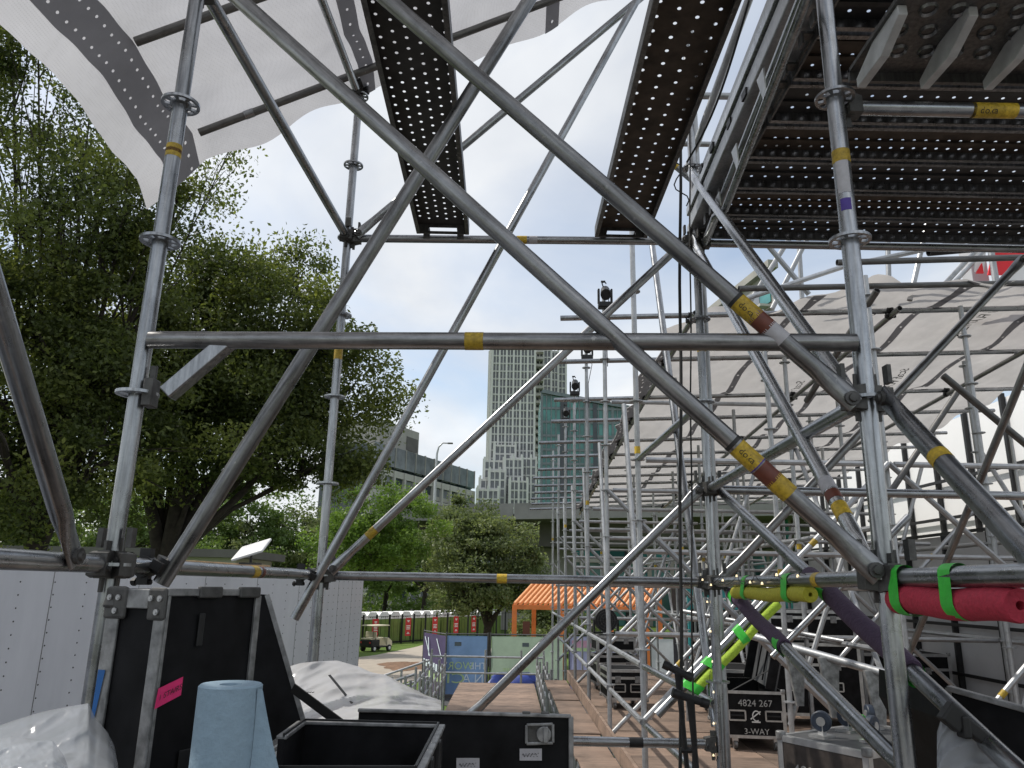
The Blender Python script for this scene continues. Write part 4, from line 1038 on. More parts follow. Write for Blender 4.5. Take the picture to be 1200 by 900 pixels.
mb = MB(); mb.prism([la, lb, lc, ld, le], (0, .02, 0)); mb.build('lid_panel', 'case_black', ob)
mb = MB(); mb.bar(lb, lc, .006, .010); mb.build('edge_trim', 'alu_dull', ob); mb = MB(); mb.bar(ld, lc, .016, .012); mb.bar(ld + Vector((.01, -.02, -.01)), lc + Vector((.01, -.02, -.01)), .006, .008); mb.build('hinge_strip', 'alu_dull', ob)
sa, sb = P(343, 806, 1.80), P(402, 850, 1.78)
mb = MB(); mb.bar(sa, sb, .022, .003, (0, 1, .4)); mb.build('strap', 'cord_black', ob)

# ---- black case with dish handle and paper labels
z_t = P(560, 835, 2.0).z
bc = thing('flight_case', 'black flight case with thin metal rim, dish handle and two paper labels', 'flight case', (-.02, 2.05, DZ))
fa, fb = P(420, 836, 2.0), P(669, 833, 1.97); fa.z = fb.z = z_t
dd = (fb - fa).normalized(); nn = Vector((-dd.y, dd.x, 0))
mb = MB(); mb.prism([fa, fb, Vector((fb.x, fb.y, DZ)), Vector((fa.x, fa.y, DZ))], nn * .035); mb.build('body', 'case_black', bc, None, .003)
mb = MB(); mb.bar(fa - nn * .004 + Vector((0, 0, .001)), fb - nn * .004 + Vector((0, 0, .001)), .012, .008); mb.build('edge_trim', 'alu_dull', bc, None, .002)
mb = MB(); mb.bar(fb - nn * .004, Vector((fb.x, fb.y, DZ)) - nn * .004, .012, .008, (0, 1, 0)); mb.build('edge_trim', 'alu_dull', bc, None, .002)
for px in (612, 634):
    mb = MB(); q = P(px, 836, 1.975); q.z = z_t + .002; mb.bar(q, q + dd * .02, .016, .012); mb.build('latch', 'cast', bc, None, .002)
def on_face(px, py):
    d = ray(px, py); t_ = (fa - EYE).dot(nn) / d.dot(nn); return EYE + d * t_
q = [on_face(*u) - nn * .004 for u in ((617, 871), (648, 870), (648, 848), (617, 849))]
mb = MB(); mb.add(q, [(0, 1, 2, 3)]); mb.build('dish_plate', 'cast', bc)
mb = MB()
for k in range(4): mb.bar(q[k] - nn * .002, q[(k + 1) % 4] - nn * .002, .007, .006, nn)
mb.build('dish_rim', 'alu_dull', bc, None, .002)
qc = (q[0] + q[2]) / 2; mb = MB(); mb.cyl(qc + dd * .01 - nn * .001, qc + dd * .01 - nn * .012, .018, seg=14); mb.box(qc + dd * .014 - nn * .01, (.012, .012, .036)); mb.build('twist_latch', 'alu_dull', bc, 30, .002)
for (x0, y0, x1, y1) in ((609, 891, 635, 877), (535, 903, 562, 888)):
    u = [on_face(*k) - nn * .0025 for k in ((x0, y0), (x1, y0), (x1, y1), (x0, y1))]; mb = MB(); mb.add(u, [(0, 1, 2, 3)]); lab = mb.build('paper_label', 'sticker_grey', bc)
    mb = MB(); a_, b_ = u[0].lerp(u[3], .45), u[1].lerp(u[2], .5); xs_ = [.12 + .05 * k for k in range(16)]
    for k in range(0, 15): mb.bar(a_.lerp(b_, xs_[k]) + Vector((0, 0, .004 * math.sin(k * 2.3))) - nn * .001, a_.lerp(b_, xs_[k] + .04) + Vector((0, 0, .004 * math.sin(k * 4.1 + 1))) - nn * .001, .0012, .0006, nn)
    mb.build('handwriting', 'ink', bc)

# closed case carrying the paper roll
zt = -.47
cc = flight_case('closed black flight case under the blue paper roll', (-.56, 1.13, DZ), (.5, .42, zt - DZ - .105), R(12), 'case_black', True, .10)
# blue paper roll
pr = thing('paper_roll', 'light blue paper towel roll with a loose sheet hanging down its side', 'paper roll', (0, 0, 0))
yc = 1.30; tc_ = P(271, 801, yc); rr = abs(P(307, 801, yc).x - P(235, 801, yc).x) / 2
pr.location = (tc_.x, yc, zt); W[pr.name] = Vector((tc_.x, yc, zt))
n_ = 40; v = []; f = []; prof = [(rr, zt + .002), (rr, tc_.z - .003), (rr - .003, tc_.z), (rr * .36, tc_.z - .001), (rr * .34, tc_.z - .004), (rr * .33, zt + .02)]
for (r_, z_) in prof: v += [(tc_.x + r_ * (1 + .008 * math.sin(5 * k)) * math.cos(2 * math.pi * k / n_), yc + r_ * math.sin(2 * math.pi * k / n_), z_) for k in range(n_)]
for i in range(len(prof) - 1):
    for k in range(n_): f.append((i * n_ + k, i * n_ + (k + 1) % n_, (i + 1) * n_ + (k + 1) % n_, (i + 1) * n_ + k))
mb = MB(); mb.add(v, f); mb.build('roll', 'paper_blue', pr, 40)
mb = MB(); mb.cyl((tc_.x, yc, zt + .01), (tc_.x, yc, tc_.z - .02), rr * .30, seg=20); mb.build('core', 'case_brown', pr, 40)
v = []; f = []
for j in range(17):
    s_ = j / 16
    for i in range(9):
        w_ = i / 8; ang = -.25 + .35 * w_
        x = tc_.x + rr * 1.015 * math.cos(ang) + (.005 + .085 * s_ ** 1.05) * w_; yy = yc - .012 + rr * .5 * math.sin(ang) + .02 * w_ * s_ + .004 * math.sin(6 * s_ + 3 * w_); v.append((x, yy, tc_.z - .004 - (tc_.z - zt - .006) * s_ - .005 * w_))
for j in range(16):
    for i in range(8): f.append((j * 9 + i, j * 9 + i + 1, (j + 1) * 9 + i + 1, (j + 1) * 9 + i))
mb = MB(); mb.add(v, f); mb.build('loose_sheet', 'paper_blue', pr, 60)

# ---- plastic sheets
def sheet(name, label, outline, Yf, mat, folds, seed, parent=None, marks=False):
    """crumpled sheeting: outline = top edge px points; hangs down to y=bottom, bulging towards the viewer"""
    rs = random.Random(seed); tops, bot, y_top, y_bot = outline
    n, m_ = 84, 50; v = []
    ph = [(rs.uniform(2, 11), rs.uniform(2, 11), rs.uniform(0, 6.3), rs.uniform(.3, 1)) for _ in range(9)]
    ph += [(rs.uniform(14, 34), rs.uniform(-26, 26), rs.uniform(0, 6.3), rs.uniform(.02, .08)) for _ in range(7)]
    for j in range(m_ + 1):
        for i in range(n + 1):
            u = i / n; w_ = j / m_
            x = tops[0][0] + (tops[-1][0] - tops[0][0]) * u
            for a, b_ in zip(tops[:-1], tops[1:]):
                if a[0] <= x <= b_[0]: yt = a[1] + (b_[1] - a[1]) * (x - a[0]) / (b_[0] - a[0])
            py = yt + (bot - yt) * w_
            yy = y_top + (y_bot - y_top) * w_ ** .8
            dsp = sum(k * (abs(math.sin(a * u + b_ * w_ + c_)) - .5) for a, b_, c_, k in ph) * folds
            v.append(P(x, py, yy + dsp))
    f = [(j * (n + 1) + i, j * (n + 1) + i + 1, (j + 1) * (n + 1) + i + 1, (j + 1) * (n + 1) + i) for j in range(m_) for i in range(n)]
    mb = MB(); mb.add(v, f); o = mb.build(name, mat, None, 50); return tag(o, label, 'plastic sheet')
sw = sheet('plastic_sheet', 'opaque white plastic sheeting heaped between the trailer and the black cases', ([(332, 783), (352, 777), (372, 775), (395, 774), (420, 781), (436, 788), (452, 791), (478, 804), (500, 815), (517, 821)], 862, 2.75, 2.35), 0, 'plastic_white', .028, 3)
mb = MB(); pm = P(387, 790, 2.60); 
for k in range(3): mb.bar(P(386 + 9 * k, 791 + 11 * k, 2.56), P(395 + 9 * k, 802 + 11 * k, 2.55), .012, .002)
for k in range(5): mb.bar(P(354 + 3 * k, 811.5, 2.52), P(356 + 3 * k, 811, 2.52), .010, .002)
mb.build('printed_mark', 'cast', sw)
s2_ = sheet('plastic_sheet', 'clear crumpled plastic sheeting against the tall black case and the trailer', ([(-12, 854), (20, 843), (50, 834), (80, 828), (104, 824), (112, 842), (126, 858), (134, 874), (139, 902)], 930, 1.43, 1.20), 0, 'plastic_clear', .007, 8)
s3_ = sheet('plastic_sheet', 'creased plastic film lying below the clear sheeting', ([(-12, 868), (12, 862), (40, 866), (62, 868), (74, 884), (84, 905)], 935, 1.28, 1.1), 0, 'plastic_clear', .009, 21)

# ---- open case at the right edge with translucent sheet
rc = thing('flight_case', 'open black case with pale metal rim beside the red foam noodle', 'flight case', (1.5, 2.1, DZ))
a, b_ = P(1110, 806, 2.2), P(1225, 838, 2.0)
mb = MB(); mb.prism([a, b_, b_ + Vector((0, 0, -.5)), P(1110, 836, 2.2) + Vector((.0, 0, -.02))], (.05, .5, 0)); mb.build('lid_panel', 'case_black', rc)
mb = MB(); mb.bar(a + Vector((0, -.006, 0)), b_ + Vector((0, -.006, 0)), .022, .014); mb.build('edge_trim', 'alu_dull', rc, None, .002)
mb = MB(); mb.bar(a + Vector((0, -.006, 0)), P(1110, 838, 2.2) + Vector((0, -.006, 0)), .012, .01, (0, 1, 0)); mb.build('edge_trim', 'alu_dull', rc)
mb = MB(); mb.b2((1.28, 2.15, DZ), (1.9, 2.6, -.62)); mb.build('base_box', 'case_black', rc)
sheet('plastic_sheet', 'hazy plastic sheet hanging from the brace beside the open case', ([(1098, 858), (1104, 838), (1112, 832), (1130, 846), (1160, 872), (1200, 900)], 940, 1.92, 1.85), 0, 'plastic_clear', .012, 31)
mb = MB(); q = P(1117, 840, 1.9); mb.box(q, (.05, .03, .05), Matrix.Rotation(.7, 3, 'Y')); mb.box(q + Vector((.045, 0, -.03)), (.06, .03, .03), Matrix.Rotation(.7, 3, 'Y')); mb.box(q + Vector((.02, 0, -.02)), (.02, .04, .05)); tag(mb.build('spring_clip', 'cord_black', None, None, .005), 'black spring clip pinching the hazy sheet to the brace', 'clip')

# ================================================================== foam noodles, tapes, lights, cables
def noodle(label, a, b_, r, mat, tapes, tube_off, bend=0.0, tr=TR, hole=True):
    a, b_ = Vector(a), Vector(b_); t_ = thing('foam_noodle', label, 'foam noodle', (a + b_) / 2)
    d = (b_ - a).normalized(); ln = (b_ - a).length; off = Vector(tube_off); mid = off.normalized()
    pts = []
    for k in range(13):
        s_ = k / 12; pts.append(a + d * ln * s_ - mid * bend * math.sin(math.pi * s_) + mid * .004 * math.sin(9 * s_))
    seg = 22; x = None; rings = []
    for i, p in enumerate(pts):
        dd_ = (pts[min(i + 1, 12)] - pts[max(i - 1, 0)]).normalized(); x = dd_.orthogonal().normalized() if x is None else (x - dd_ * x.dot(dd_)).normalized(); y = dd_.cross(x)
        rings.append((p, x.copy(), y.copy()))
    v = []; f = []
    prof = [(0, .25, .03), (0, .26, 0), (0, .93, 0), (0, 1, .008)] + [(i, 1, 0) for i in range(1, 12)] + [(12, 1, -.008), (12, .93, 0), (12, .26, 0), (12, .25, -.03)]
    for (i, k, sh) in prof:
        p, x, y = rings[i]; v += [p + d * sh + (x * math.cos(2 * math.pi * q / seg) + y * math.sin(2 * math.pi * q / seg)) * r * k for q in range(seg)]
    for i in range(len(prof) - 1):
        for q in range(seg): f.append((i * seg + q, i * seg + (q + 1) % seg, (i + 1) * seg + (q + 1) % seg, (i + 1) * seg + q))
    f += [tuple(range(seg))[::-1], tuple((len(prof) - 1) * seg + q for q in range(seg))]
    mb = MB(); mb.add(v, f); mb.build('foam', mat, t_, 50)
    for (s_, w_) in tapes:   # tape loops round noodle and tube together
        p = a + d * ln * s_ - mid * bend * math.sin(math.pi * s_); v = []; f = []; side = d.cross(mid).normalized(); n_ = 28; dist = off.length
        loop = []
        for k in range(n_):
            t_a = 2 * math.pi * k / n_; cx, sx = math.cos(t_a), math.sin(t_a)
            if sx > .35 and dist > 1e-3: loop.append(p + off + side * cx * (tr + .003) + mid * sx * (tr + .003))
            else: loop.append(p + side * cx * (r + .002) + mid * sx * (r + .002))
        sk = random.uniform(-.3, .3) * w_
        for q in loop:
            tl_ = (q - p).dot(mid); sh = d * (sk * tl_ / max(r, .02) * .6)
            v += [q - d * w_ / 2 + sh, q + d * w_ / 2 + sh]
        for k in range(n_): f.append((2 * k, 2 * ((k + 1) % n_), 2 * ((k + 1) % n_) + 1, 2 * k + 1))
        mb = MB(); mb.add(v, f); mb.build('tape', 'tape_green', t_, 45)
    return t_
# red noodle under the right-hand side ledger
ya, yb_ = 2.075, 1.585
noodle('red foam noodle taped in green under the galvanised ledger', (XR + .005, ya, -.056), (XR + .01, yb_, -.060), .036, 'foam_red', ((.12, .05), (.60, .05)), (-.005, 0, .062))
noodle('red foam noodle end abutting the taped red one', (XR + .035, yb_ - .06, -.050), (XR + .035, .8, -.050), .030, 'foam_red', (), (0, 0, .06))
noodle('olive yellow foam noodle under the ledger wound with fairy lights', Vector((XR + .01, YN, 0)).lerp(Vector((XM, YM, 0)), .78) + Vector((0, 0, -.05)), Vector((XR, YN, 0)).lerp(Vector((XM, YM, 0)), .285) + Vector((0, 0, -.05)), .028, 'foam_yellow', ((.22, .06), (.80, .07)), (0, 0, .05))
def on_tube(o, py=None, px=None): return W[o.name] + o.rotation_quaternion @ Vector((0, 0, along(o, px, py)))
na, nb = on_tube(T5, px=903), on_tube(T5, px=806); oo = Vector((.035, -.02, -.035))
noodle('lime green foam noodle taped along a sloping brace', na + oo, nb + oo, .026, 'foam_lime', ((.42, .05), (.74, .05), (.985, .05)), -oo)
na, nb = on_tube(T4, px=857), on_tube(T4, px=920)
noodle('short purple foam noodle sleeved on a thin brace', na, nb, .031, 'foam_purple', ((.1, .06), (.96, .06)), (0, 0, .0001))
na, nb = on_tube(T3, px=948), on_tube(T3, px=1068)
noodle('long purple foam noodle sleeved on the thick brace behind the post', na, nb, .033, 'foam_purple', ((.24, .06), (.97, .06)), (0, 0, .0001))
fairy = thing('string_light', 'warm fairy lights wound along the ledger and down the scaffold post', 'string light', (XM - .05, YM - .04, -.6))
pts = []; bl = []
for k in range(40):
    y = YN + .55 + (YB - YN - .62) * k / 39; pts.append((XM - .065 - .01 * math.sin(k), y, .006 + .02 * math.sin(k * .9)))
for k in range(40): pts.append((XM - .028 + .012 * math.sin(k * 1.1), YB - .035, -.01 - .03 * k))
mb = MB(); mb.path(pts, .0016, 4); mb.build('wire', 'ink', fairy)
for k in range(3, 80, 5):
    mb = MB(); q = Vector(pts[k]) + Vector((-.006, -.012, 0)); mb.cyl(q - Vector((0, 0, .005)), q + Vector((0, 0, .005)), .0055, .003, seg=8); mb.build('bulb', 'bulb', fairy)
def cable(label, pts, r):
    mb = MB(); mb.path(pts, r, 6); tag(mb.build('black_cable', 'cord_black', None, 60), label, 'cable')
q = P(797, 145, 3.9); cable('thick black cable hanging straight down beside the plywood walkway', [q.lerp(P(798, 905, 3.9), k / 17) + Vector((.004 * math.sin(k), 0, 0)) for k in range(18)], .0085)
q = P(808, 145, 4.0); cable('thin dark cable hanging beside the thicker black one', [q.lerp(P(812, 905, 4.0), k / 17) + Vector((.003 * math.sin(k * 1.3), 0, 0)) for k in range(18)], .0045)
q = P(786, 190, 4.0); pts = [q + Vector((.03 * math.sin(k * .9) + .004 * k, .02 * math.cos(k), .22 - k * .03)) for k in range(18)]; cable('tangled thin black cable tied below the brown plank', pts, .004)
q0, q1 = P(878, 0, 3.2), P(805, 190, 4.0); cable('slack pale grey cable tied along the sloping tube above the platform edge', [q0.lerp(q1, k / 12) - Vector((0, 0, .10 * math.sin(math.pi * k / 12))) for k in range(13)], .006)
# tubes rising beside the platform edge
ut = thing('upright_tubes', 'two pale tubes rising past the platform edge with a clamp at their crossing', 'scaffolding', (1.1, 4.6, -4))
tube('post', ut, (P(812, 115, 4.55).x, 4.55, -4), (P(812, 115, 4.55).x, 4.55, 4.6), TR, 'galv_far'); p0, p1 = P(805, 200, 4.45), P(892, -40, 3.5); tube('sloping_tube', ut, p0, p1, TR, 'galv_far')
tube('sloping_tube', ut, P(803, 130, 4.5), P(850, -30, 3.9), TR, 'galv'); p0 = P(808, 112, 4.6); tube('cross_tube', ut, p0, p0 + Vector((1.1, 0, 0)), TR, 'galv_far'); coupler(ut, p0, (1, 0, 0), (0, 0, 1), (0, -.055, 0))
p0 = P(770, 168, 4.7); tube('cross_tube', ut, p0, p0 + Vector((1.1, 0, 0)), .019, 'galv_far'); p0, p1 = P(780, 185, 4.7), P(815, 215, 4.7); tt_ = tube('cross_tube', ut, p0, p1, .02, 'galv'); sticker(tt_, .03, .08, r=.02)

# black T-handled folding trolleys
def trolley(label, a, b_, base, Yd):
    t_ = thing('folding_trolley', label, 'trolley', (base.x, base.y, DZ)); m_ = (a + b_) / 2
    mb = MB(); mb.cyl(a, b_, .016, seg=12); mb.build('handle_bar', 'rubber', t_, 40, .004)
    for s_ in (a, b_):
        mb = MB(); d = (b_ - a).normalized() * .015; mb.cyl(s_ - d, s_ + d, .019, seg=12); mb.build('end_cap', 'black_metal', t_, 40)
    j = m_.lerp(base, .18); mb = MB(); mb.cyl(m_, j, .017, .012, seg=10); mb.build('handle_neck', 'black_metal', t_, 40)
    mb = MB(); mb.cyl(j, m_.lerp(base, .55), .011, seg=10); mb.build('stem', 'black_metal', t_, 40)
    mb = MB(); mb.cyl(m_.lerp(base, .50), base, .015, seg=10); mb.build('lower_stem', 'black_metal', t_, 40)
    q = m_.lerp(base, .3); mb = MB(); mb.cyl(q + Vector((-.02, 0, 0)), q + Vector((.03, 0, 0)), .012, seg=8); mb.cyl(q + Vector((.03, 0, 0)), q + Vector((.045, 0, 0)), .017, seg=8); mb.build('clamp_knob', 'black_metal', t_, 40)
    for k in (.52, .60):
        q = m_.lerp(base, k); mb = MB(); mb.box(q, (.075, .05, .045)); mb.cyl(q + Vector((-.06, 0, .01)), q + Vector((.06, 0, -.01)), .008, seg=8); mb.build('hinge_block', 'black_metal', t_, 40, .006)
    mb = MB(); mb.box(Vector((base.x, base.y, DZ + .03)), (.18, .28, .03)); mb.cyl((base.x - .1, base.y, DZ + .05), (base.x + .1, base.y, DZ + .05), .05, seg=16); mb.build('foot', 'rubber', t_, 40)
yT = 3.55
trolley('black T-handled folding trolley with its handle reaching the higher of the two', P(781, 780, yT), P(808, 793, yT - .03), Vector((P(815, 870, yT).x, yT, DZ + .05)), yT)
trolley('black T-handled folding trolley with the lower, level handle', P(792, 813, yT - .25), P(826, 824, yT - .25), Vector((P(828, 870, yT - .25).x, yT - .22, DZ + .05)), yT)

# stage lights on top of the far posts
for i, y in enumerate(ROWY[1:5]):
    x = COLX[0]; zb = 3.1; sc = 1.0
    L_ = thing('moving_light', ('black stage light clamped atop the near row post', 'black stage light with yellow tag on the second post', 'small black stage light above the teal glass building', 'farthest small black stage light above the purlin ends')[i], 'stage light', (x, y - .08, zb), 'stage lights on the post tops'); L_.scale = (.62, .62, .7)
    mb = MB(); mb.box((x, y - .14, zb + .02), (.26, .18, .10)); mb.build('base', 'black_metal', L_, None, .02)
    mb = MB(); mb.box((x - .12, y - .14, zb + .18), (.04, .09, .26)); mb.box((x + .12, y - .14, zb + .18), (.04, .09, .26)); mb.build('yoke', 'black_metal', L_, None, .015)
    mb = MB(); mb.cyl((x, y - .26, zb + .17), (x + .02, y - .02, zb + .33), .10, .085, seg=16); mb.build('head', 'black_metal', L_, 40, .01)
    mb = MB(); mb.path([(x - .02, y - .12, zb + .33), (x - .05, y - .12, zb + .42), (x, y - .1, zb + .47), (x + .03, y - .1, zb + .42)], .012, 6); mb.box((x - .03, y - .12, zb + .45), (.08, .03, .03)); mb.build('clamp', 'black_metal', L_)
    mb = MB(); mb.path([(x + .06, y - .1, zb + .2), (x + .12, y - .05, zb - .1), (x + .03, y - .05, zb - .5), (x + .04, y - .04, zb - 1.0)], .008, 5); mb.build('power_cord', 'cord_black', L_)

# ================================================================== panel walls on the right
gw = thing('panel_wall', 'grey backdrop wall of flat panels in black steel framing behind the posts', 'wall', (5.75, 9, -1.5))
XG = 5.75; y = 3.4; k = 0
while y < 15.5:
    for z0, z1 in ((-1.5, -.42), (-.40, .70)):
        mb = MB(); mb.b2((XG, y + .008, z0), (XG + .02, y + .95, z1)); mb.build('wall_panel', 'grey_panel', gw)
    mb = MB(); mb.b2((XG - .07, y - .03, -1.5), (XG - .002, y + .01, .70)); mb.build('frame_post', 'black_frame', gw)
    y += .96; k += 1
for z in (-1.0, -.41, .15, .72): 
    mb = MB(); mb.b2((XG - .085, 3.4, z - .02), (XG - .072, 15.6, z + .02)); mb.build('frame_rail', 'black_frame', gw)
for yy in (5.3, 8.2, 11.1):
    mb = MB(); mb.bar((XG - .1, yy, .68), (XG - .1, yy + .45, .33), .03, .03, (1, 0, 0)); mb.build('frame_strut', 'black_frame', gw)
ww = thing('white_wall', 'bright white sheet wall with dark steel mullions rising behind the grey backdrop', 'wall', (9.0, 10.5, -4))
XW = 9.0; y = 5.0
while y < 22:
    mb = MB(); mb.b2((XW, y + .01, -4), (XW + .03, y + 1.19, 3.6 - .02 * (y - 5))); mb.build('wall_panel', 'white_panel', ww)
    mb = MB(); mb.b2((XW - .09, y - .035, -4), (XW - .002, y + .035, 3.7 - .02 * (y - 5))); mb.build('mullion', 'black_frame', ww); y += 1.2
for z in (.75, 1.45, 2.2): mb = MB(); mb.b2((XW - .13, 5, z - .03), (XW - .092, 22, z + .03)); mb.build('cross_rail', 'black_frame', ww)
# red and white banner at the right edge above the roof, and its grey box
rb = thing('red_banner', 'red banner with white diagonal corner hanging above the tarp roof', 'banner', (6.2, 8.2, 3.2))
Yb = 8.0
def flat(name, pts, Y_, mat, parent, th=.02):
    mb = MB(); q = [P(x, y_, Y_) for x, y_ in pts]; mb.prism(q, (0, th, 0)); return mb.build(name, mat, parent)
flat('red_cloth', [(1158, 322), (1240, 322), (1240, 285), (1165, 285)], Yb, 'red_bright', rb); flat('white_corner', [(1178, 322), (1205, 301), (1240, 330), (1178, 330)], Yb - .03, 'white_paint', rb); flat('white_edge', [(1143, 318), (1153, 320), (1156, 288), (1141, 296)], Yb - .02, 'white_paint', rb)
flat('red_tip', [(1144, 320), (1153, 320), (1151, 308)], Yb - .045, 'red_bright', rb)
mb = MB(); q = P(1160, 285, Yb - .15); mb.cyl((q.x, q.y, q.z - .75), (q.x, q.y, q.z + .1), .035, seg=10); mb.build('banner_pole', 'galv_far', rb); 
q = P(1140, 305, Yb + .4); mb = MB(); mb.box(q + Vector((0, 0, -.1)), (.2, .2, .5)); mb.b2((q.x - .05, q.y - .05, q.z - .75), (q.x + .05, q.y + .05, q.z)); tag(mb.build('cable_duct', 'grey_panel', None, None, .01), 'grey square duct standing beside the red banner', 'duct')
# white diagonal stage screen seen between posts
# ================================================================== trailers
def trailer(label, e0, e1, top, bot, depth, pitch, name='trailer', wheels=True):
    e0, e1 = Vector(e0), Vector(e1); d = (e1 - e0); ln = d.length; d.normalize(); n_ = Vector((d.y, -d.x, 0))  # faces the scaffold
    if n_.x < 0: n_ = -n_
    t_ = thing(name, label, 'trailer', (e0.x, e0.y, gz(e0.x, e0.y)))
    def pt(s_, o_, z): return e0 + d * s_ - n_ * o_ + Vector((0, 0, z))
    mb = MB(); mb.prism([pt(0, .01, bot), pt(ln, .01, bot), pt(ln, depth, bot), pt(0, depth, bot)], (0, 0, top - .03 - bot)); mb.build('body', 'trailer_skin', t_)
    s_ = 0; k = 0
    while s_ < ln - .05:
        e_ = min(ln, s_ + pitch * 3)
        mb = MB(); mb.prism([pt(s_ + .002, .0, bot), pt(e_ - .002, .0, bot), pt(e_ - .002, .0, top - .06), pt(s_ + .002, .0, top - .06)], -n_ * .009); mb.build('skin_sheet', 'trailer_skin', t_)
        mb = MB()
        for c in range(3):
            q = s_ + .02 + c * pitch
            if q > ln: continue
            z = bot + .05
            while z < top - .1:
                p = pt(q, -.001, z); mb.cyl(p, p + n_ * .004, .0075, .005, seg=6); z += .105
        if mb.v: mb.build('rivet_row', 'cast', t_)['kind'] = 'stuff'
        mb = MB(); mb.prism([pt(e_ - .004, -.0005, bot), pt(e_ + .004, -.0005, bot), pt(e_ + .004, -.0005, top - .06), pt(e_ - .004, -.0005, top - .06)], n_ * .0012); mb.build('panel_seam', 'alu_dull', t_)
        s_ = e_; k += 1
    mb = MB(); mb.prism([pt(0, -.012, top - .06), pt(ln, -.012, top - .06), pt(ln, -.012, top), pt(0, -.012, top)], -n_ * (depth + .01)); mb.build('roof_rail', 'alu_dull', t_)
    mb = MB(); mb.prism([pt(0, -.012, bot - .15), pt(ln, -.012, bot - .15), pt(ln, -.012, bot), pt(0, -.012, bot)], -n_ * .03); mb.build('side_rail', 'alu_dull', t_)
    if wheels:
        for s0 in (ln - 2.2, ln - 3.5):
            for o_ in (.15, depth - .35):
                p = pt(s0, o_, 0); g_ = gz(p.x, p.y); mb = MB(); mb.cyl(Vector((p.x, p.y, g_ + .5)), Vector((p.x, p.y, g_ + .5)) - n_ * .25, .5, seg=22); mb.build('wheel', 'rubber', t_, 40)
        mb = MB(); a_, b_ = pt(ln - 1.2, .3, bot - .4), pt(ln - 4.6, .3, bot - .4); mb.bar(a_, b_, .5, .5); mb.build('axle_frame', 'black_metal', t_)
        for s0 in (2.5,):
            for o_ in (.3, depth - .3):
                p = pt(s0, o_, 0); g_ = gz(p.x, p.y); mb = MB(); mb.b2((p.x - .06, p.y - .06, g_), (p.x + .06, p.y + .06, bot)); mb.build('landing_leg', 'black_metal', t_)
    return t_, pt, d, n_
tA, ptA, dA, nA = trailer('long white riveted trailer standing below the dark trees', (-6.28, -2.6, 0), (-2.84, 11.45, 0), .15, -2.75, 2.5, .36)
tB, ptB, dB, nB = trailer('smaller white box trailer with streaky side parked behind the riveted one', (-2.80, 11.9, 0), (-2.59, 14.0, 0), .13, -2.9, 2.3, .24)
# lumber and dish on the roof
for k, (s0, s1, o_, z_) in enumerate(((6.0, 10.6, .4, .05), (7.5, 12.0, .75, .085), (12.2, 14.1, .5, .045), (4.0, 9.0, 1.1, .06))):
    a_, b_ = ptA(s0, o_, .15 + .022), ptA(s1, o_ + .12, .15 + .022); mb = MB(); mb.bar(a_, b_, .19, .04); tag(mb.build('lumber_board', 'lumber', None, None, .004), 'pale lumber board lying on the riveted trailer roof', 'board', 'boards on the trailer roof')
dp = P(295, 646, 9.0); dsh = thing('satellite_panel', 'flat white satellite internet panel on a short mast on the trailer roof', 'antenna', (dp.x, 9.0, .15))
mb = MB(); mb.box(dp + Vector((0, 0, .02)), (.36, .5, .03), Matrix.Rotation(R(-18), 3, 'Y') @ Matrix.Rotation(R(20), 3, 'X')); mb.build('panel', 'white_paint', dsh, None, .01)
mb = MB(); mb.cyl((dp.x, 9.0, .15), dp, .015, seg=8); mb.box((dp.x, 9.0, .16), (.2, .2, .02)); mb.build('mast', 'cast', dsh)

# ================================================================== trees
def leaves_mesh(name, pts, size, mat, seed, tone=None):
    r_ = np.random.default_rng(seed); n = len(pts)
    nrm = r_.normal(size=(n, 3)); nrm[:, 2] += .6; nrm /= np.linalg.norm(nrm, axis=1)[:, None]
    t_ = r_.normal(size=(n, 3)); t_ -= nrm * (t_ * nrm).sum(1)[:, None]; t_ /= np.linalg.norm(t_, axis=1)[:, None]
    b_ = np.cross(nrm, t_); s_ = size * r_.uniform(.6, 1.35, n)[:, None]
    v = np.empty((n, 4, 3)); v[:, 0] = pts - t_ * s_ * .5; v[:, 1] = pts + b_ * s_ * .26 - nrm * s_ * .06; v[:, 2] = pts + t_ * s_ * .5; v[:, 3] = pts - b_ * s_ * .26 - nrm * s_ * .06
    me = bpy.data.meshes.new(name); me.vertices.add(4 * n); me.vertices.foreach_set('co', v.reshape(-1)); me.loops.add(4 * n); me.loops.foreach_set('vertex_index', np.arange(4 * n, dtype=np.int32))
    me.polygons.add(n); me.polygons.foreach_set('loop_start', np.arange(0, 4 * n, 4, dtype=np.int32)); me.polygons.foreach_set('loop_total', np.full(n, 4, np.int32)); me.update(calc_edges=True)
    at = me.attributes.new('tone', 'FLOAT', 'FACE'); tn = r_.uniform(0, 1, n) if tone is None else np.clip(tone + r_.normal(0, .16, n), 0, 1)
    at.data.foreach_set('value', tn.astype(np.float32)); me.materials.append(MAT[mat]); return me
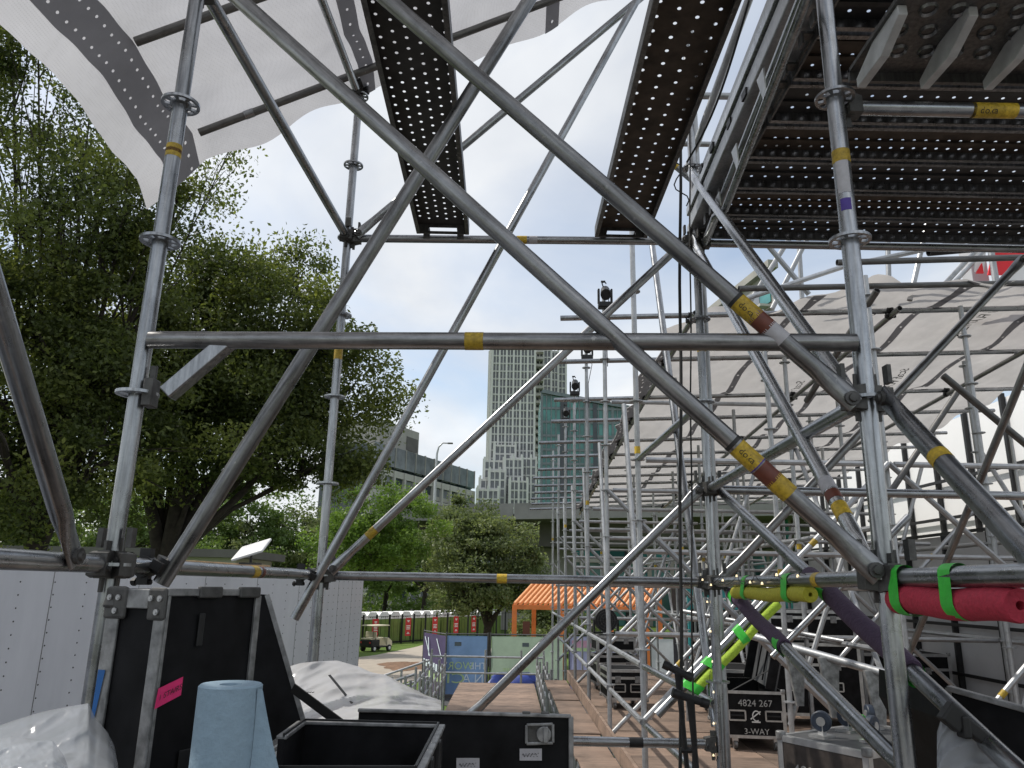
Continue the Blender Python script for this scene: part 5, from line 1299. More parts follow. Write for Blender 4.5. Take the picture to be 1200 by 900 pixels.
def tree(label, base, trunk_h, trunk_r, lobes, nleaf, leaf, mat, seed, clus=.42, limbs=5, sub=6, group=None, lean=(0, 0), name='tree', fork=None):
    rs = np.random.default_rng(seed); pr_ = random.Random(seed); bx_, by_ = base; z0 = gz(bx_, by_)
    t_ = thing(name, label, 'tree', (bx_, by_, z0), group)
    top = Vector((bx_ + lean[0], by_ + lean[1], z0 + trunk_h)); B = Vector((bx_, by_, z0 - .1))
    mb = MB(); mid = B.lerp(top, .5) + Vector((pr_.uniform(-.1, .1), 0, 0))
    mb.path([B, B + Vector((0, 0, .35)), mid, top], [trunk_r * 1.35, trunk_r * 1.05, trunk_r * .92, trunk_r * .8], 12); mb.build('trunk', 'bark', t_, 60)
    mb = MB(); tips = []
    for (cx, cy, cz, rx, ry, rz_) in lobes:
        c = Vector((cx, cy, cz)); m1 = top.lerp(c, .45) + Vector((pr_.uniform(-.3, .3), pr_.uniform(-.3, .3), pr_.uniform(.0, .4)))
        r1 = trunk_r * (.55 if leaf > .13 else .24 * min(2.2, rx))
        mb.path([top - Vector((0, 0, .1)), top.lerp(m1, .5) + Vector((0, 0, .1)), m1, c], [r1, r1 * .85, r1 * .6, r1 * .3], 8)
        for k in range(sub):
            d = Vector(rs.normal(size=3)); d.normalize(); e = c + Vector((d.x * rx, d.y * ry, d.z * rz_)) * .85; s0 = m1.lerp(c, pr_.random())
            m2 = s0.lerp(e, .5) + Vector((pr_.uniform(-.2, .2), pr_.uniform(-.2, .2), pr_.uniform(-.1, .3)))
            mb.path([s0, s0.lerp(m2, .5) + Vector((0, 0, .05)), m2, e], [r1 * .34, r1 * .28, r1 * .2, r1 * .06], 5)
            for q in range(2):
                e2 = m2 + (e - m2) * .3 + Vector(rs.normal(size=3)) * .22 * rx; mb.path([m2, m2.lerp(e2, .5) + Vector((0, 0, .04)), e2], [r1 * .14, r1 * .09, r1 * .03], 4)
    mb.build('limbs', 'bark', t_, 60)
    vol = np.array([l[3] * l[4] * l[5] for l in lobes]); vol = vol / vol.sum(); allp = []; tone = []
    for (cx, cy, cz, rx, ry, rz_), vv in zip(lobes, vol):
        n = int(nleaf * vv); nc = max(12, int(n / (430 if leaf < .13 else 230))); d = rs.normal(size=(nc, 3)); d /= np.linalg.norm(d, axis=1)[:, None]
        rad = rs.uniform(.10, 1.0, nc) ** (1 / 2.3) * np.where(rs.uniform(size=nc) < .16, 1.28, 1.0); wob = 1 + .26 * np.sin(d[:, 0] * 7 + seed) * np.cos(d[:, 2] * 6 + d[:, 1] * 5)
        cen = d * (rad * wob)[:, None] * np.array([rx, ry, rz_]) + np.array([cx, cy, cz]); wts = rs.uniform(.25, 1.9, nc) ** 1.3; wts /= wts.sum()
        idx = rs.choice(nc, n, p=wts); sz = rs.uniform(.45, 1.25, nc) * clus
        p = cen[idx] + np.clip(rs.normal(size=(n, 3)), -1.6, 1.6) * (sz[idx])[:, None] * np.array([1, 1, .62]); allp.append(p); ct = rs.uniform(.0, .95, nc); tone.append(ct[idx])
    pts = np.concatenate(allp); tone = np.concatenate(tone); keep = pts[:, 2] > z0 + .3; pts = pts[keep]; tone = tone[keep]; c = np.array([bx_, by_, z0])
    link('crown', leaves_mesh('crown', pts - c, leaf, mat, seed, tone), t_, (bx_, by_, z0)); return t_
def lobe(px, py, Y, rx, ry=None, rz_=None):
    p = P(px, py, Y); return (p.x, p.y, p.z, rx, ry or rx, rz_ or rx * .8)
tree('tall dark spreading tree nearest the riveted trailer, crown against the white tarp', (P(45, 640, 14).x, 14.0), 4.4, .30, [lobe(20, 430, 14, 2.3, 2.2, 1.5), lobe(10, 545, 13, 2.2, 2.2, 1.3), lobe(95, 320, 14, 1.9, 2.0, 1.3), lobe(-30, 330, 13.5, 1.8, 2.0, 1.4), lobe(150, 240, 14, 1.25, 1.4, .7), lobe(215, 215, 14.5, 1.0, 1.0, .5), lobe(268, 178, 14.5, .45, .5, .42), lobe(18, 150, 14, .8, 1.2, .75), lobe(-50, 60, 13.5, 1.5, 1.5, 1.1), lobe(45, 70, 14, .75, .9, .5), lobe(105, 135, 14, .7, .9, .45), lobe(120, 540, 14, 1.7, 1.6, 1.1), lobe(100, 440, 14, 1.7, 1.6, 1.0), lobe(190, 290, 14.5, 1.2, 1.3, .7), lobe(30, 250, 14, .7, .9, .5), lobe(130, 190, 14, 1.2, 1.2, .6), lobe(70, 215, 14, 1.0, 1.1, .6), lobe(15, 35, 14, .9, 1.0, .7)], 135000, .098, 'leaf_deep', 5, .36, 5, 6)
tree('broad dark tree with forked trunk behind the riveted trailer', (P(196, 640, 17).x, 17.0), 4.1, .36, [lobe(260, 440, 17, 2.2, 2.2, 1.5), lobe(340, 400, 17.5, 1.9, 1.9, 1.5), lobe(410, 455, 17.5, 1.1, 1.3, 1.2), lobe(290, 330, 17.5, 1.5, 1.6, .8), lobe(180, 470, 17, 2.0, 2.0, 1.2), lobe(400, 535, 17.5, 1.15, 1.2, .8), lobe(310, 530, 17, 1.6, 1.6, .95), lobe(225, 335, 17.5, 1.2, 1.3, .7), lobe(355, 320, 17.5, .8, 1.0, .6), lobe(230, 560, 16.8, 1.3, 1.3, .6), lobe(160, 400, 17, 1.5, 1.5, .9), lobe(365, 490, 17.5, 1.2, 1.2, .9)], 122000, .108, 'leaf_deep', 9, .40, 5, 7)
tree('unseen shade tree added left of the long trailer', (-10.5, 4.5), 4.5, .3, [(-9.5, 4.5, 4.5, 2.6, 2.6, 2.2), (-10.5, 2.0, 5.5, 2.8, 2.6, 2.4), (-10.0, 7.5, 5.0, 2.6, 2.4, 2.2)], 26000, .16, 'leaf_deep', 15, .45, 3, 4)  # out-of-view tree added to cast shade on the near scaffold
TG = 'trees beyond the lawn'
tree('rounded olive green tree shading the banner fence', (P(572, 725, 44).x, 44.0), 2.0, .28, [lobe(580, 658, 44, 3.0, 2.8, 1.8), lobe(545, 640, 44, 2.7, 2.5, 2.4), lobe(622, 678, 44, 1.7, 1.9, 1.2), lobe(540, 690, 43.5, 2.4, 2.2, 1.5), lobe(600, 690, 44, 2.4, 2.0, 1.2), lobe(520, 615, 45, 2.0, 2.0, 1.5), lobe(560, 622, 44.5, 1.6, 1.8, 1.0)], 46000, .20, 'leaf_olive', 21, .42, 4, 4, TG)
tree('fresh bright green tree top below the office block', (P(412, 700, 38).x, 38.0), 3.6, .22, [lobe(440, 610, 38, 2.1, 2.0, 1.8), lobe(420, 640, 38, 2.3, 2.2, 1.5), lobe(462, 640, 38, 1.7, 1.8, 1.3), lobe(450, 590, 38.5, 1.1, 1.2, .9)], 26000, .16, 'leaf_bright', 23, .40, 4, 4, TG)
for (px, Y, sc, m_, sd_, lab) in ((500, 78, 1.75, 'leaf_mid', 31, 'deep green tree behind the portable toilets, beside the olive tree'), (455, 82, 1.7, 'leaf_mid', 32, 'dark leafy tree behind the portable toilets, at the box trailer end'), (400, 76, 1.5, 'leaf_mid', 33, 'bushy green tree half hidden by the back scaffold post'), (345, 52, 1.35, 'leaf_olive', 34, 'greyish green tree behind the satellite panel'), (280, 50, 1.5, 'leaf_mid', 35, 'leafy tree behind the forked trunk'), (650, 54, .6, 'leaf_olive', 36, 'small tree standing against the concrete pier'), (215, 52, 1.6, 'leaf_mid', 37, 'leafy tree beyond the lumber boards'), (140, 46, 1.5, 'leaf_mid', 38, 'bushy tree filling the gap between the two dark trunks'), (70, 50, 1.6, 'leaf_olive', 39, 'grey-green tree behind the tall dark tree trunk'), (0, 46, 1.6, 'leaf_mid', 40, 'leafy tree behind the left end of the riveted trailer')):
    g_ = gz(0, Y); x = P(px, 650, Y).x; zc = g_ + 4.2 * sc
    tree(lab, (x, Y), 2.2 * sc, .25, [(x, Y, zc, 3.0 * sc, 2.8 * sc, 2.4 * sc), (x - 1.8 * sc, Y + .4, zc - .9, 2.2 * sc, 2.2, 1.9 * sc), (x + 1.9 * sc, Y - .3, zc - .8, 2.2 * sc, 2.2, 1.9 * sc), (x + .3, Y, zc + 1.5 * sc, 2.0 * sc, 2.0, 1.5 * sc), (x, Y - .8, g_ + 1.9, 2.6 * sc, 2.0, 1.4)], 22000, .24, m_, sd_, .5, 4, 3, TG)
# far wooded edge
fw = []
for k in range(26):
    x = -150 + k * 9 + random.uniform(-3, 3); yy = 120 + random.uniform(-10, 20); h = random.uniform(3.0, 5.5); n = 1500
    q = rng.normal(size=(n, 3)); q /= np.linalg.norm(q, axis=1)[:, None]; q *= rng.uniform(.5, 1.05, n)[:, None] ** .4; fw.append(q * np.array([6.5, 5, h]) + np.array([x, yy, -4.6 + h * .9]))
fw = np.concatenate(fw); fw = fw[fw[:, 2] > -4.7]; fo = link('far_woodland', leaves_mesh('far_woodland', fw - np.array([0, 120, -4.6]), .8, 'leaf_mid', 77), None, (0, 120, -4.6)); tag(fo, 'line of dark green woodland far beyond the lawn', 'woodland', kind='stuff')

# pale low house seen behind the trunks
hs = thing('park_building', 'pale low park building glimpsed behind the tree trunks', 'building', (-24, 42, gz(-24, 42)))
g_ = gz(-24, 42) - 2.2; mb = MB(); mb.b2((-34, 40, g_), (-14, 46, g_ + 7.0)); mb.build('wall', 'concrete_pale', hs); mb = MB(); mb.prism([(-34.6, 39.4, g_ + 7.003), (-13.4, 39.4, g_ + 7.003), (-13.4, 46.6, g_ + 7.003), (-34.6, 46.6, g_ + 7.003)], (0, 0, .4)); mb.build('roof', 'concrete_dark', hs)
for k in range(6): mb = MB(); mb.b2((-33 + k * 3.2, 39.95, g_ + 4.6), (-31.2 + k * 3.2, 39.998, g_ + 6.2)); mb.build('window', 'glass_dark', hs)

# ================================================================== lawn furniture: path, fence, toilets, cart
def ribbon(name, pts_l, pts_r, mat, lift):
    v = []; n = 24
    def samp(pts, s_):
        q = s_ * (len(pts) - 1); i = min(int(q), len(pts) - 2); return pts[i].lerp(pts[i + 1], q - i)
    for k in range(n + 1):
        a_, b_ = samp(pts_l, k / n), samp(pts_r, k / n)
        for j in range(7):
            p = a_.lerp(b_, j / 6); v.append((p.x, p.y, gz(p.x, p.y) + lift))
    f = [(k * 7 + j, k * 7 + j + 1, (k + 1) * 7 + j + 1, (k + 1) * 7 + j) for k in range(n) for j in range(6)]
    o = link(name, mk(name, v, f, mat)); return tag(o, kind='structure')
ribbon('path', [G(380, 776), G(440, 768), G(500, 755), G(560, 746)], [G(380, 800), G(440, 808), G(520, 790), G(590, 770)], 'path', .02)
ribbon('service_road', [Vector((-1.5, 16, 0)), Vector((0, 24, 0)), Vector((-4, 31, 0))], [Vector((9, 15, 0)), Vector((10, 25, 0)), Vector((12, 31, 0))], 'asphalt', .02)
mc = G(478, 781); v = []; f = []
for j in range(9):
    for k in range(24):
        t_ = 2 * math.pi * k / 24; rr = j / 8 * (1 + .2 * math.sin(3 * t_) + .12 * math.sin(7 * t_)); x, yy = mc.x + 1.5 * rr * math.cos(t_), mc.y + 2.6 * rr * math.sin(t_); v.append((x, yy, gz(x, yy) + .03 + (.16 * (1 - j / 8) + .05 * random.random() * (j < 8))))
for j in range(8):
    for k in range(24): f.append((j * 24 + k, j * 24 + (k + 1) % 24, (j + 1) * 24 + (k + 1) % 24, (j + 1) * 24 + k))
tag(link('soil_heap', mk('soil_heap', v, f, 'dirt', 60)), 'low brown soil heap on the pale path', 'soil', kind='stuff')
# black picket-post fence with red banners
fA, fB = G(424, 757.5), G(602, 745)
pf_ = thing('park_fence', 'black metal fence of tall thin posts with wire mesh across the lawn', 'fence', (fA.x, fA.y, fA.z))
nP = 15; mesh_mb = MB()
for k in range(-3, nP):
    s_ = k / (nP - 1); x, yy = fA.x + (fB.x - fA.x) * s_, fA.y + (fB.y - fA.y) * s_; g_ = gz(x, yy)
    mb = MB(); mb.b2((x - .07, yy - .05, g_), (x + .07, yy + .05, g_ + 2.25)); mb.build('post', 'black_frame', pf_)
    if k < nP - 1:
        s2 = (k + 1) / (nP - 1); x2, y2_ = fA.x + (fB.x - fA.x) * s2, fA.y + (fB.y - fA.y) * s2; g2 = gz(x2, y2_)
        mb = MB()
        for z in (.1, 2.1): mb.bar((x, yy, g_ + z), (x2, y2_, g2 + z), .03, .03)
        mb.build('rail', 'black_frame', pf_)
        for q in range(1, 3):
            xx, y3 = x + (x2 - x) * q / 3, yy + (y2_ - yy) * q / 3; mesh_mb.b2((xx - .008, y3 - .008, g_), (xx + .008, y3 + .008, g_ + 2.1))
o = mesh_mb.build('wire', 'black_frame', pf_); o['kind'] = 'stuff'
for px, wd in ((437, 11), (476, 9), (508, 7), (533, 6.5), (554, 6)):
    s_ = (px - 424) / 178.0; Yf = None
    best = min(range(200), key=lambda i: abs(proj((fA.x + (fB.x - fA.x) * i / 199, fA.y + (fB.y - fA.y) * i / 199, -4.5))[0] - px)); s_ = best / 199
    c = Vector((fA.x + (fB.x - fA.x) * s_, fA.y + (fB.y - fA.y) * s_, 0)); g_ = gz(c.x, c.y); d = Vector((fB.x - fA.x, fB.y - fA.y, 0)).normalized(); n_ = Vector((d.y, -d.x, 0)); n_ = -n_ if n_.y > 0 else n_
    c += n_ * .09; hw = .32
    bn = thing('fence_banner', 'red notice banner with white print hung on the black park fence', 'banner', (c.x, c.y, g_), 'red banners on the park fence')
    mb = MB(); mb.prism([c - d * hw + Vector((0, 0, g_ + .55)), c + d * hw + Vector((0, 0, g_ + .55)), c + d * hw + Vector((0, 0, g_ + 1.95)), c - d * hw + Vector((0, 0, g_ + 1.95))], n_ * .02); mb.build('cloth', 'red_banner', bn)
    mb = MB()
    for z, wv in ((1.7, .3), (1.62, .2), (1.3, .46), (1.18, .40), (1.06, .44), (.8, .16), (.72, .3)): mb.prism([c - d * wv / 2 + n_ * .022 + Vector((0, 0, g_ + z)), c + d * wv / 2 + n_ * .022 + Vector((0, 0, g_ + z)), c + d * wv / 2 + n_ * .022 + Vector((0, 0, g_ + z + .06)), c - d * wv / 2 + n_ * .022 + Vector((0, 0, g_ + z + .06))], n_ * .004)
    mb.build('print', 'letter_white', bn)['kind'] = 'stuff'
# portable toilets
def toilet_meshes():
    A = MB(); A.b2((-.55, -.55, .1), (.55, .55, 1.84)); B_ = MB()
    B_.prism([(-.58, -.58, 1.84), (.58, -.58, 1.84), (.58, -.58, 2.12), (.34, -.58, 2.38), (-.34, -.58, 2.38), (-.58, -.58, 2.12)], (0, 1.16, 0)); Dd = MB(); Dd.b2((-.36, -.585, .2), (.36, -.552, 1.80)); Vv = MB()
    for x in (-.3, -.1, .1, .3): Vv.b2((x - .05, -.60, 1.96), (x + .05, -.582, 2.05))
    Vv.cyl((.4, .4, 2.2), (.4, .4, 2.55), .05, seg=8); Bs = MB(); Bs.b2((-.6, -.6, 0), (.6, .6, .1))
    return [('cabin', mk('cabin', A.v, A.f, 'toilet_green')), ('roof', mk('roof', B_.v, B_.f, 'white_paint')), ('door', mk('door', Dd.v, Dd.f, 'toilet_green')), ('vent', mk('vent', Vv.v, Vv.f, 'concrete_dark')), ('skid', mk('skid', Bs.v, Bs.f, 'black_frame'))]
TM = toilet_meshes(); d = Vector((fB.x - fA.x, fB.y - fA.y, 0)); ln = d.length; d.normalize(); n_ = Vector((-d.y, d.x, 0)); n_ = -n_ if n_.y < 0 else n_
k = 0; s_ = -3.0
while s_ < ln - 1.0:
    p = Vector((fA.x, fA.y, 0)) + d * s_ + n_ * 1.7; t_ = thing('portable_toilet', 'green portable toilet with white roof in the row behind the black fence', 'portable toilet', (p.x, p.y, gz(p.x, p.y)), 'portable toilets behind the fence'); t_.rotation_euler.z = math.atan2(d.y, d.x)
    for nm, me in TM: link(nm, me, t_, (0, 0, 0), local=True)
    s_ += 1.27; k += 1
# golf cart seen from behind
gp = G(440, 763); gc = thing('golf_cart', 'cream roofed golf cart with dark body parked on the lawn by the fence', 'golf cart', (gp.x, gp.y, gp.z)); gc.rotation_euler.z = R(-32); gc.scale = (.92,) * 3
def cput(mb, nm, mat, bev=0.0, sm=None, par=gc):
    o = link(nm, mk(nm, mb.v, mb.f, mat, sm), par, (0, 0, 0), local=True)
    if bev: bv = o.modifiers.new('bevel', 'BEVEL'); bv.width = bev; bv.segments = 2; bv.limit_method = 'ANGLE'
cput(MB().b2((-.58, -1.15, .32), (.58, -.2, .85)), 'rear_body', 'black_metal', .08); cput(MB().b2((-.55, -.25, .28), (.55, .7, .38)), 'floor_pan', 'black_metal', .02)
cput(MB().prism([(-.55, .65, .3), (-.55, 1.25, .35), (-.55, 1.2, .7), (-.55, .8, .95), (-.55, .65, .95)], (1.1, 0, 0)), 'front_cowl', 'cart_cream', .04)
cput(MB().b2((-.52, -.55, .85), (.52, -.05, .97)), 'seat', 'cart_cream', .04); cput(MB().box((0, -.58, 1.2), (1.04, .10, .40)), 'backrest', 'cart_cream', .04); cput(MB().b2((-.5, -1.12, .86), (.5, -.72, .96)), 'rear_seat', 'cart_cream', .03)
cput(MB().b2((-.62, -1.05, 1.80), (.62, .75, 1.87)), 'canopy', 'cart_cream', .03)
for sx in (-1, 1):
    for y0, y1, z0_ in ((-.95, -1.0, .9), (.95, .65, .9)): cput(MB().cyl((sx * .54, y0, z0_), (sx * .54, y1, 1.8), .02, seg=8), 'canopy_post', 'black_frame')
    for yy in (-.8, .85):
        cput(MB().cyl((sx * .44, yy, .23), (sx * .62, yy, .23), .23, seg=20), 'wheel', 'rubber', .03, 40); cput(MB().cyl((sx * .60, yy, .23), (sx * .63, yy, .23), .12, seg=16), 'hubcap', 'white_paint', 0, 40)
    cput(MB().b2((sx * .38, -1.175, .6), (sx * .5, -1.14, .72)), 'tail_light', 'red_banner')
cput(MB().cyl((-.3, .55, .85), (-.3, .35, 1.15), .018, seg=8), 'steering_column', 'black_frame'); cput(MB().path([(-.3 + .17 * math.cos(2 * math.pi * k / 14), .35 + .07 * math.sin(2 * math.pi * k / 14), 1.15 + .15 * math.sin(2 * math.pi * k / 14)) for k in range(15)], .015, 6), 'steering_wheel', 'black_frame')

# ================================================================== printed fence panels
def fence_panel(label, pxa, pxb, ytop, Ya, Yb_, mat, hgt=2.15):
    a_, b_ = P(pxa, ytop, Ya), P(pxb, ytop, Yb_); za, zb = a_.z - hgt, b_.z - hgt; zz = min(za, zb); t_ = thing('banner_fence_panel', label, 'fence panel', ((a_.x + b_.x) / 2, (a_.y + b_.y) / 2, zz)); d = Vector((b_.x - a_.x, b_.y - a_.y, 0)).normalized(); n_ = Vector((d.y, -d.x, 0)); n_ = -n_ if n_.y > 0 else n_
    topz = (a_.z + b_.z) / 2; a_.z = b_.z = topz
    # slightly billowing cloth
    v = []; f = []; nu, nv_ = 20, 10; ln = Vector((b_.x - a_.x, b_.y - a_.y, 0)).length
    for j in range(nv_ + 1):
        for i in range(nu + 1):
            u, w_ = i / nu, j / nv_; p = a_ + d * ln * (.015 + .97 * u); p.z = topz - .06 - (hgt - .12) * w_; v.append(p + n_ * (.02 * math.sin(u * 9 + w_ * 5) * math.sin(math.pi * w_) + .008 * math.sin(w_ * 30)))
    f = [(j * (nu + 1) + i, j * (nu + 1) + i + 1, (j + 1) * (nu + 1) + i + 1, (j + 1) * (nu + 1) + i) for j in range(nv_) for i in range(nu)]
    mb = MB(); mb.add(v, f); mb.build('banner_cloth', mat, t_, 60)
    for p in (a_, b_): mb = MB(); g_ = gz(p.x, p.y); mb.cyl(Vector((p.x, p.y, g_)), p + Vector((0, 0, .06)), .028, seg=8); mb.build('frame_post', 'galv_dark', t_)
    for z in (0, -hgt): mb = MB(); mb.cyl(a_ + Vector((0, 0, z)), b_ + Vector((0, 0, z)), .024, seg=8); mb.build('frame_rail', 'galv_dark', t_)
    mb = MB(); mb.box(Vector((a_.x, a_.y, gz(a_.x, a_.y) + .06)), (.6, .25, .12)); mb.build('foot_block', 'concrete_dark', t_)
    return t_, a_, d, n_, topz, ln
t_, a_, d, n_, tz, ln = fence_panel('purple printed banner fence panel turned towards the path', 497, 523.5, 741, 30.6, 28.6, 'banner_purple')
def fp(u, z): return a_ + d * ln * u + n_ * .045 + Vector((0, 0, z))
mb = MB()
for k, (u0, u1) in enumerate(((.10, .34), (.62, .86), (.25, .3))): mb.prism([fp(u0, -.2), fp(u0 + .03, -.2), fp(u1 + .03, -.85), fp(u1, -.85)], n_ * .004)
for k in range(8): mb.prism([fp(.08 + .11 * k, -1.22 - .02 * k), fp(.15 + .11 * k, -1.22 - .02 * k), fp(.15 + .11 * k, -.98 - .02 * k), fp(.08 + .11 * k, -.98 - .02 * k)], n_ * .004)
mb.build('printed_shapes', 'letter_pale', t_)
mb = MB()
for k in range(4): mb.prism([fp(.35 + .15 * k, -1.66), fp(.45 + .15 * k, -1.66), fp(.45 + .15 * k, -1.36), fp(.35 + .15 * k, -1.36)], n_ * .004)
mb.build('printed_shapes', 'letter_lime', t_)
t_, a_, d, n_, tz, ln = fence_panel('blue printed banner fence panel with reversed lettering THE WOR', 523.5, 572, 743, 29.5, 29.6, 'banner_blue')
text_on('lettering', 'THE', .34, a_ + d * ln * .78 + n_ * .06 + Vector((0, 0, -1.12)), d, (0, 0, 1), 'letter_pale', t_, mirror=True); text_on('lettering', 'WOR', .38, a_ + d * ln * .36 + n_ * .06 + Vector((0, 0, -1.12)), d, (0, 0, 1), 'letter_lime', t_, mirror=True)
text_on('lettering', 'IN A', .46, a_ + d * ln * .70 + n_ * .06 + Vector((0, 0, -1.55)), d, (0, 0, 1), 'letter_pale', t_, mirror=True); text_on('lettering', 'CI', .5, a_ + d * ln * .25 + n_ * .06 + Vector((0, 0, -1.55)), d, (0, 0, 1), 'letter_lime', t_, mirror=True, sx=1.5)
def vent_flap(t_, u):
    mb = MB(); mb.prism([a_ + d * ln * u + n_ * .05 + Vector((0, 0, z)) for z in (-.42, -.28)] + [a_ + d * (ln * u + .25) + n_ * .05 + Vector((0, 0, z)) for z in (-.28, -.42)], n_ * .006); mb.build('wind_flap', 'teal_frame', t_)
vent_flap(t_, .2)
t_, a_, d, n_, tz, ln = fence_panel('pale green printed banner fence panel behind the blue tarpaulin', 575, 661, 744, 29.6, 29.8, 'banner_green'); vent_flap(t_, .43)
mb = MB()
for k in range(12): q = a_ + d * ln * (.18 + .028 * k) + n_ * .06 + Vector((0, 0, -1.25)); mb.prism([q, q + d * .05, q + d * .05 + Vector((0, 0, .08)), q + Vector((0, 0, .08))], n_ * .003)
mb.build('printed_marks', 'letter_lime', t_)
t_, a_, d, n_, tz, ln = fence_panel('rainbow pastel banner fence panel beside the walkway end', 667, 700, 744, 29.8, 29.8, 'banner_violet')
for m_, z0_, z1_ in (('banner_pink', -.45, -.2), ('banner_grass', -1.9, -1.5), ('letter_lime', -.58, -.46)): mb = MB(); mb.prism([a_ + d * .1 + n_ * .05 + Vector((0, 0, z0_)), a_ + d * (ln - .1) + n_ * .05 + Vector((0, 0, z0_)), a_ + d * (ln - .1) + n_ * .05 + Vector((0, 0, z1_)), a_ + d * .1 + n_ * .05 + Vector((0, 0, z1_))], n_ * .003); mb.build('printed_band', m_, t_)
fence_panel('lavender printed banner fence panel behind the scaffold posts', 703, 757, 746, 29.8, 29.6, 'banner_violet')
t_, a_, d, n_, tz, ln = fence_panel('white banner fence panel with blue scrawl behind the hanging cables', 762, 822, 747, 29.6, 29.4, 'banner_white')
mb = MB(); pts = [a_ + d * (ln * .35 + .05 * k) + n_ * .06 + Vector((0, 0, -1.2 + .14 * math.sin(k * 1.9))) for k in range(14)]; mb.path(pts, .018, 5); mb.build('blue_scrawl', 'banner_blue', t_)
fence_panel('plain white banner fence panel next to the teal booth', 824, 900, 748, 29.4, 29.0, 'banner_white')

# ================================================================== lower landing and stair rails
lz = -2.62; ld_ = thing('scaffold_landing', 'low plywood landing with rows of short scaffold posts and rails', 'landing', (-.2, 20, -4))
for i in range(6):
    mb = MB(); y0 = 16.6 + i * .95; mb.b2((-1.3, y0, lz - .02), (.76, y0 + .94, lz)); mb.build('plywood_sheet', 'plywood', ld_)
for px_side, xs_ in ((-1, (-2.05, -1.68)), (1, (.82, 1.0))):
    for x in xs_:
        for k in range(7):
            yy = 16.4 + k * .9; h = .78 if (k % 2 == 0) else .6; tube('short_post', ld_, (x, yy, -4), (x, yy, lz + h), .03, 'galv_far', 8, hollow=False)
        for z in (.2, .5): tube('guard_rail', ld_, (x, 16.4, lz + z - .1), (x, 22.2, lz + z), .026, 'galv_far', 8, hollow=False)
for x in (-4.2, -3.4, -2.7):
    for k in range(3): tube('short_post', ld_, (x, 17.5 + k * 1.6, -4), (x, 17.5 + k * 1.6, lz + .7 - .35 * (-2.0 - x)), .03, 'galv_far', 8, hollow=False)
for yy in (17.5, 20.7):
    tube('stair_rail', ld_, (-4.5, yy, lz - .15), (-2.0, yy, lz + .7), .028, 'galv_far', 8, hollow=False); tube('stair_rail', ld_, (-4.5, yy, lz - .6), (-2.0, yy, lz + .3), .028, 'galv_far', 8, hollow=False)
for z in (.23, .66): tube('guard_rail', ld_, (-2.1, 22.4, lz + z), (1.02, 22.4, lz + z), .028, 'galv_far', 8, hollow=False)
for x in (-2.1, -.6, .4, 1.02): tube('short_post', ld_, (x, 22.4, -4), (x, 22.4, lz + .85), .03, 'galv_far', 8, hollow=False)
for k in range(6): mb = MB(); mb.b2((-2.15 - .4 * (k + 1), 17.6, lz - .2 * (k + 1)), (-2.15 - .4 * k, 20.6, lz - .2 * (k + 1) + .04)); mb.build('stair_tread', 'galv_far', ld_)
# blue tarpaulin heap, red sack
def heap(name, label, c, d, mat, seed, cat):
    rs = random.Random(seed); v = []; f = []; n, m_ = 28, 10; ph = [rs.uniform(0, 6) for _ in range(6)]
    for j in range(m_ + 1):
        for k in range(n):
            t_ = 2 * math.pi * k / n; a_ = (j / m_) * math.pi / 2; w_ = 1 + .10 * math.sin(3 * t_ + ph[0]) + .08 * math.sin(7 * t_ + ph[1] + j) + .05 * math.sin(13 * t_ + 2 * j)
            cs = abs(math.cos(t_)) ** .5 * (1 if math.cos(t_) > 0 else -1); sn = abs(math.sin(t_)) ** .5 * (1 if math.sin(t_) > 0 else -1)
            v.append((c[0] + d[0] * cs * math.cos(a_) ** .35 * w_ * .5, c[1] + d[1] * sn * math.cos(a_) ** .35 * w_ * .5, c[2] + d[2] * math.sin(a_) * (1 + .12 * math.sin(5 * t_ + ph[2]))))
    for j in range(m_):
        for k in range(n): f.append((j * n + k, j * n + (k + 1) % n, (j + 1) * n + (k + 1) % n, (j + 1) * n + k))
    f.append(tuple(range(n))[::-1]); mb = MB(); mb.add(v, f); tag(mb.build(name, mat, None, 50, 0, True), label, cat)
q = P(607, 812, 25.0); heap('blue_tarpaulin', 'crumpled royal blue tarpaulin over a load behind the landing', (q.x, 25, gz(q.x, 25)), (2.3, 1.4, P(607, 794, 25).z - gz(q.x, 25)), 'tarp_blue', 4, 'tarpaulin')
q = G(663, 819); heap('red_sack', 'small flat red sack on the ground by the pale green banner', (q.x, q.y, q.z), (.75, .5, .32), 'red_banner', 6, 'sack')

# ================================================================== orange pergola
pg = thing('pergola', 'orange slatted pergola with orange posts behind the banner fence', 'pergola', (P(680, 708, 37).x, 37, gz(0, 37)))
f0, f1 = P(603, 708, 36), P(757, 711, 36); b0, b1 = P(626, 683, 40.5), P(772, 686, 40.5); ns = 27
for k in range(ns):
    s_ = k / (ns - 1); mb = MB(); mb.bar(f0.lerp(f1, s_), b0.lerp(b1, s_), .09, .16); mb.build('slat', 'orange_pale', pg)
mb = MB(); mb.bar(f0 - Vector((.1, 0, .12)), f1 - Vector((-.1, 0, .12)), .16, .2); mb.build('beam', 'orange', pg); mb = MB(); mb.bar(b0 - Vector((.1, 0, .14)), b1 - Vector((-.1, 0, .14)), .16, .2); mb.build('beam', 'orange', pg)
for q in (f0, f0.lerp(f1, .36), f0.lerp(f1, .73), f1, b0, b1): mb = MB(); g_ = gz(q.x, q.y); mb.b2((q.x - .11, q.y - .11, g_), (q.x + .11, q.y + .11, q.z - .2)); mb.build('post', 'orange', pg)
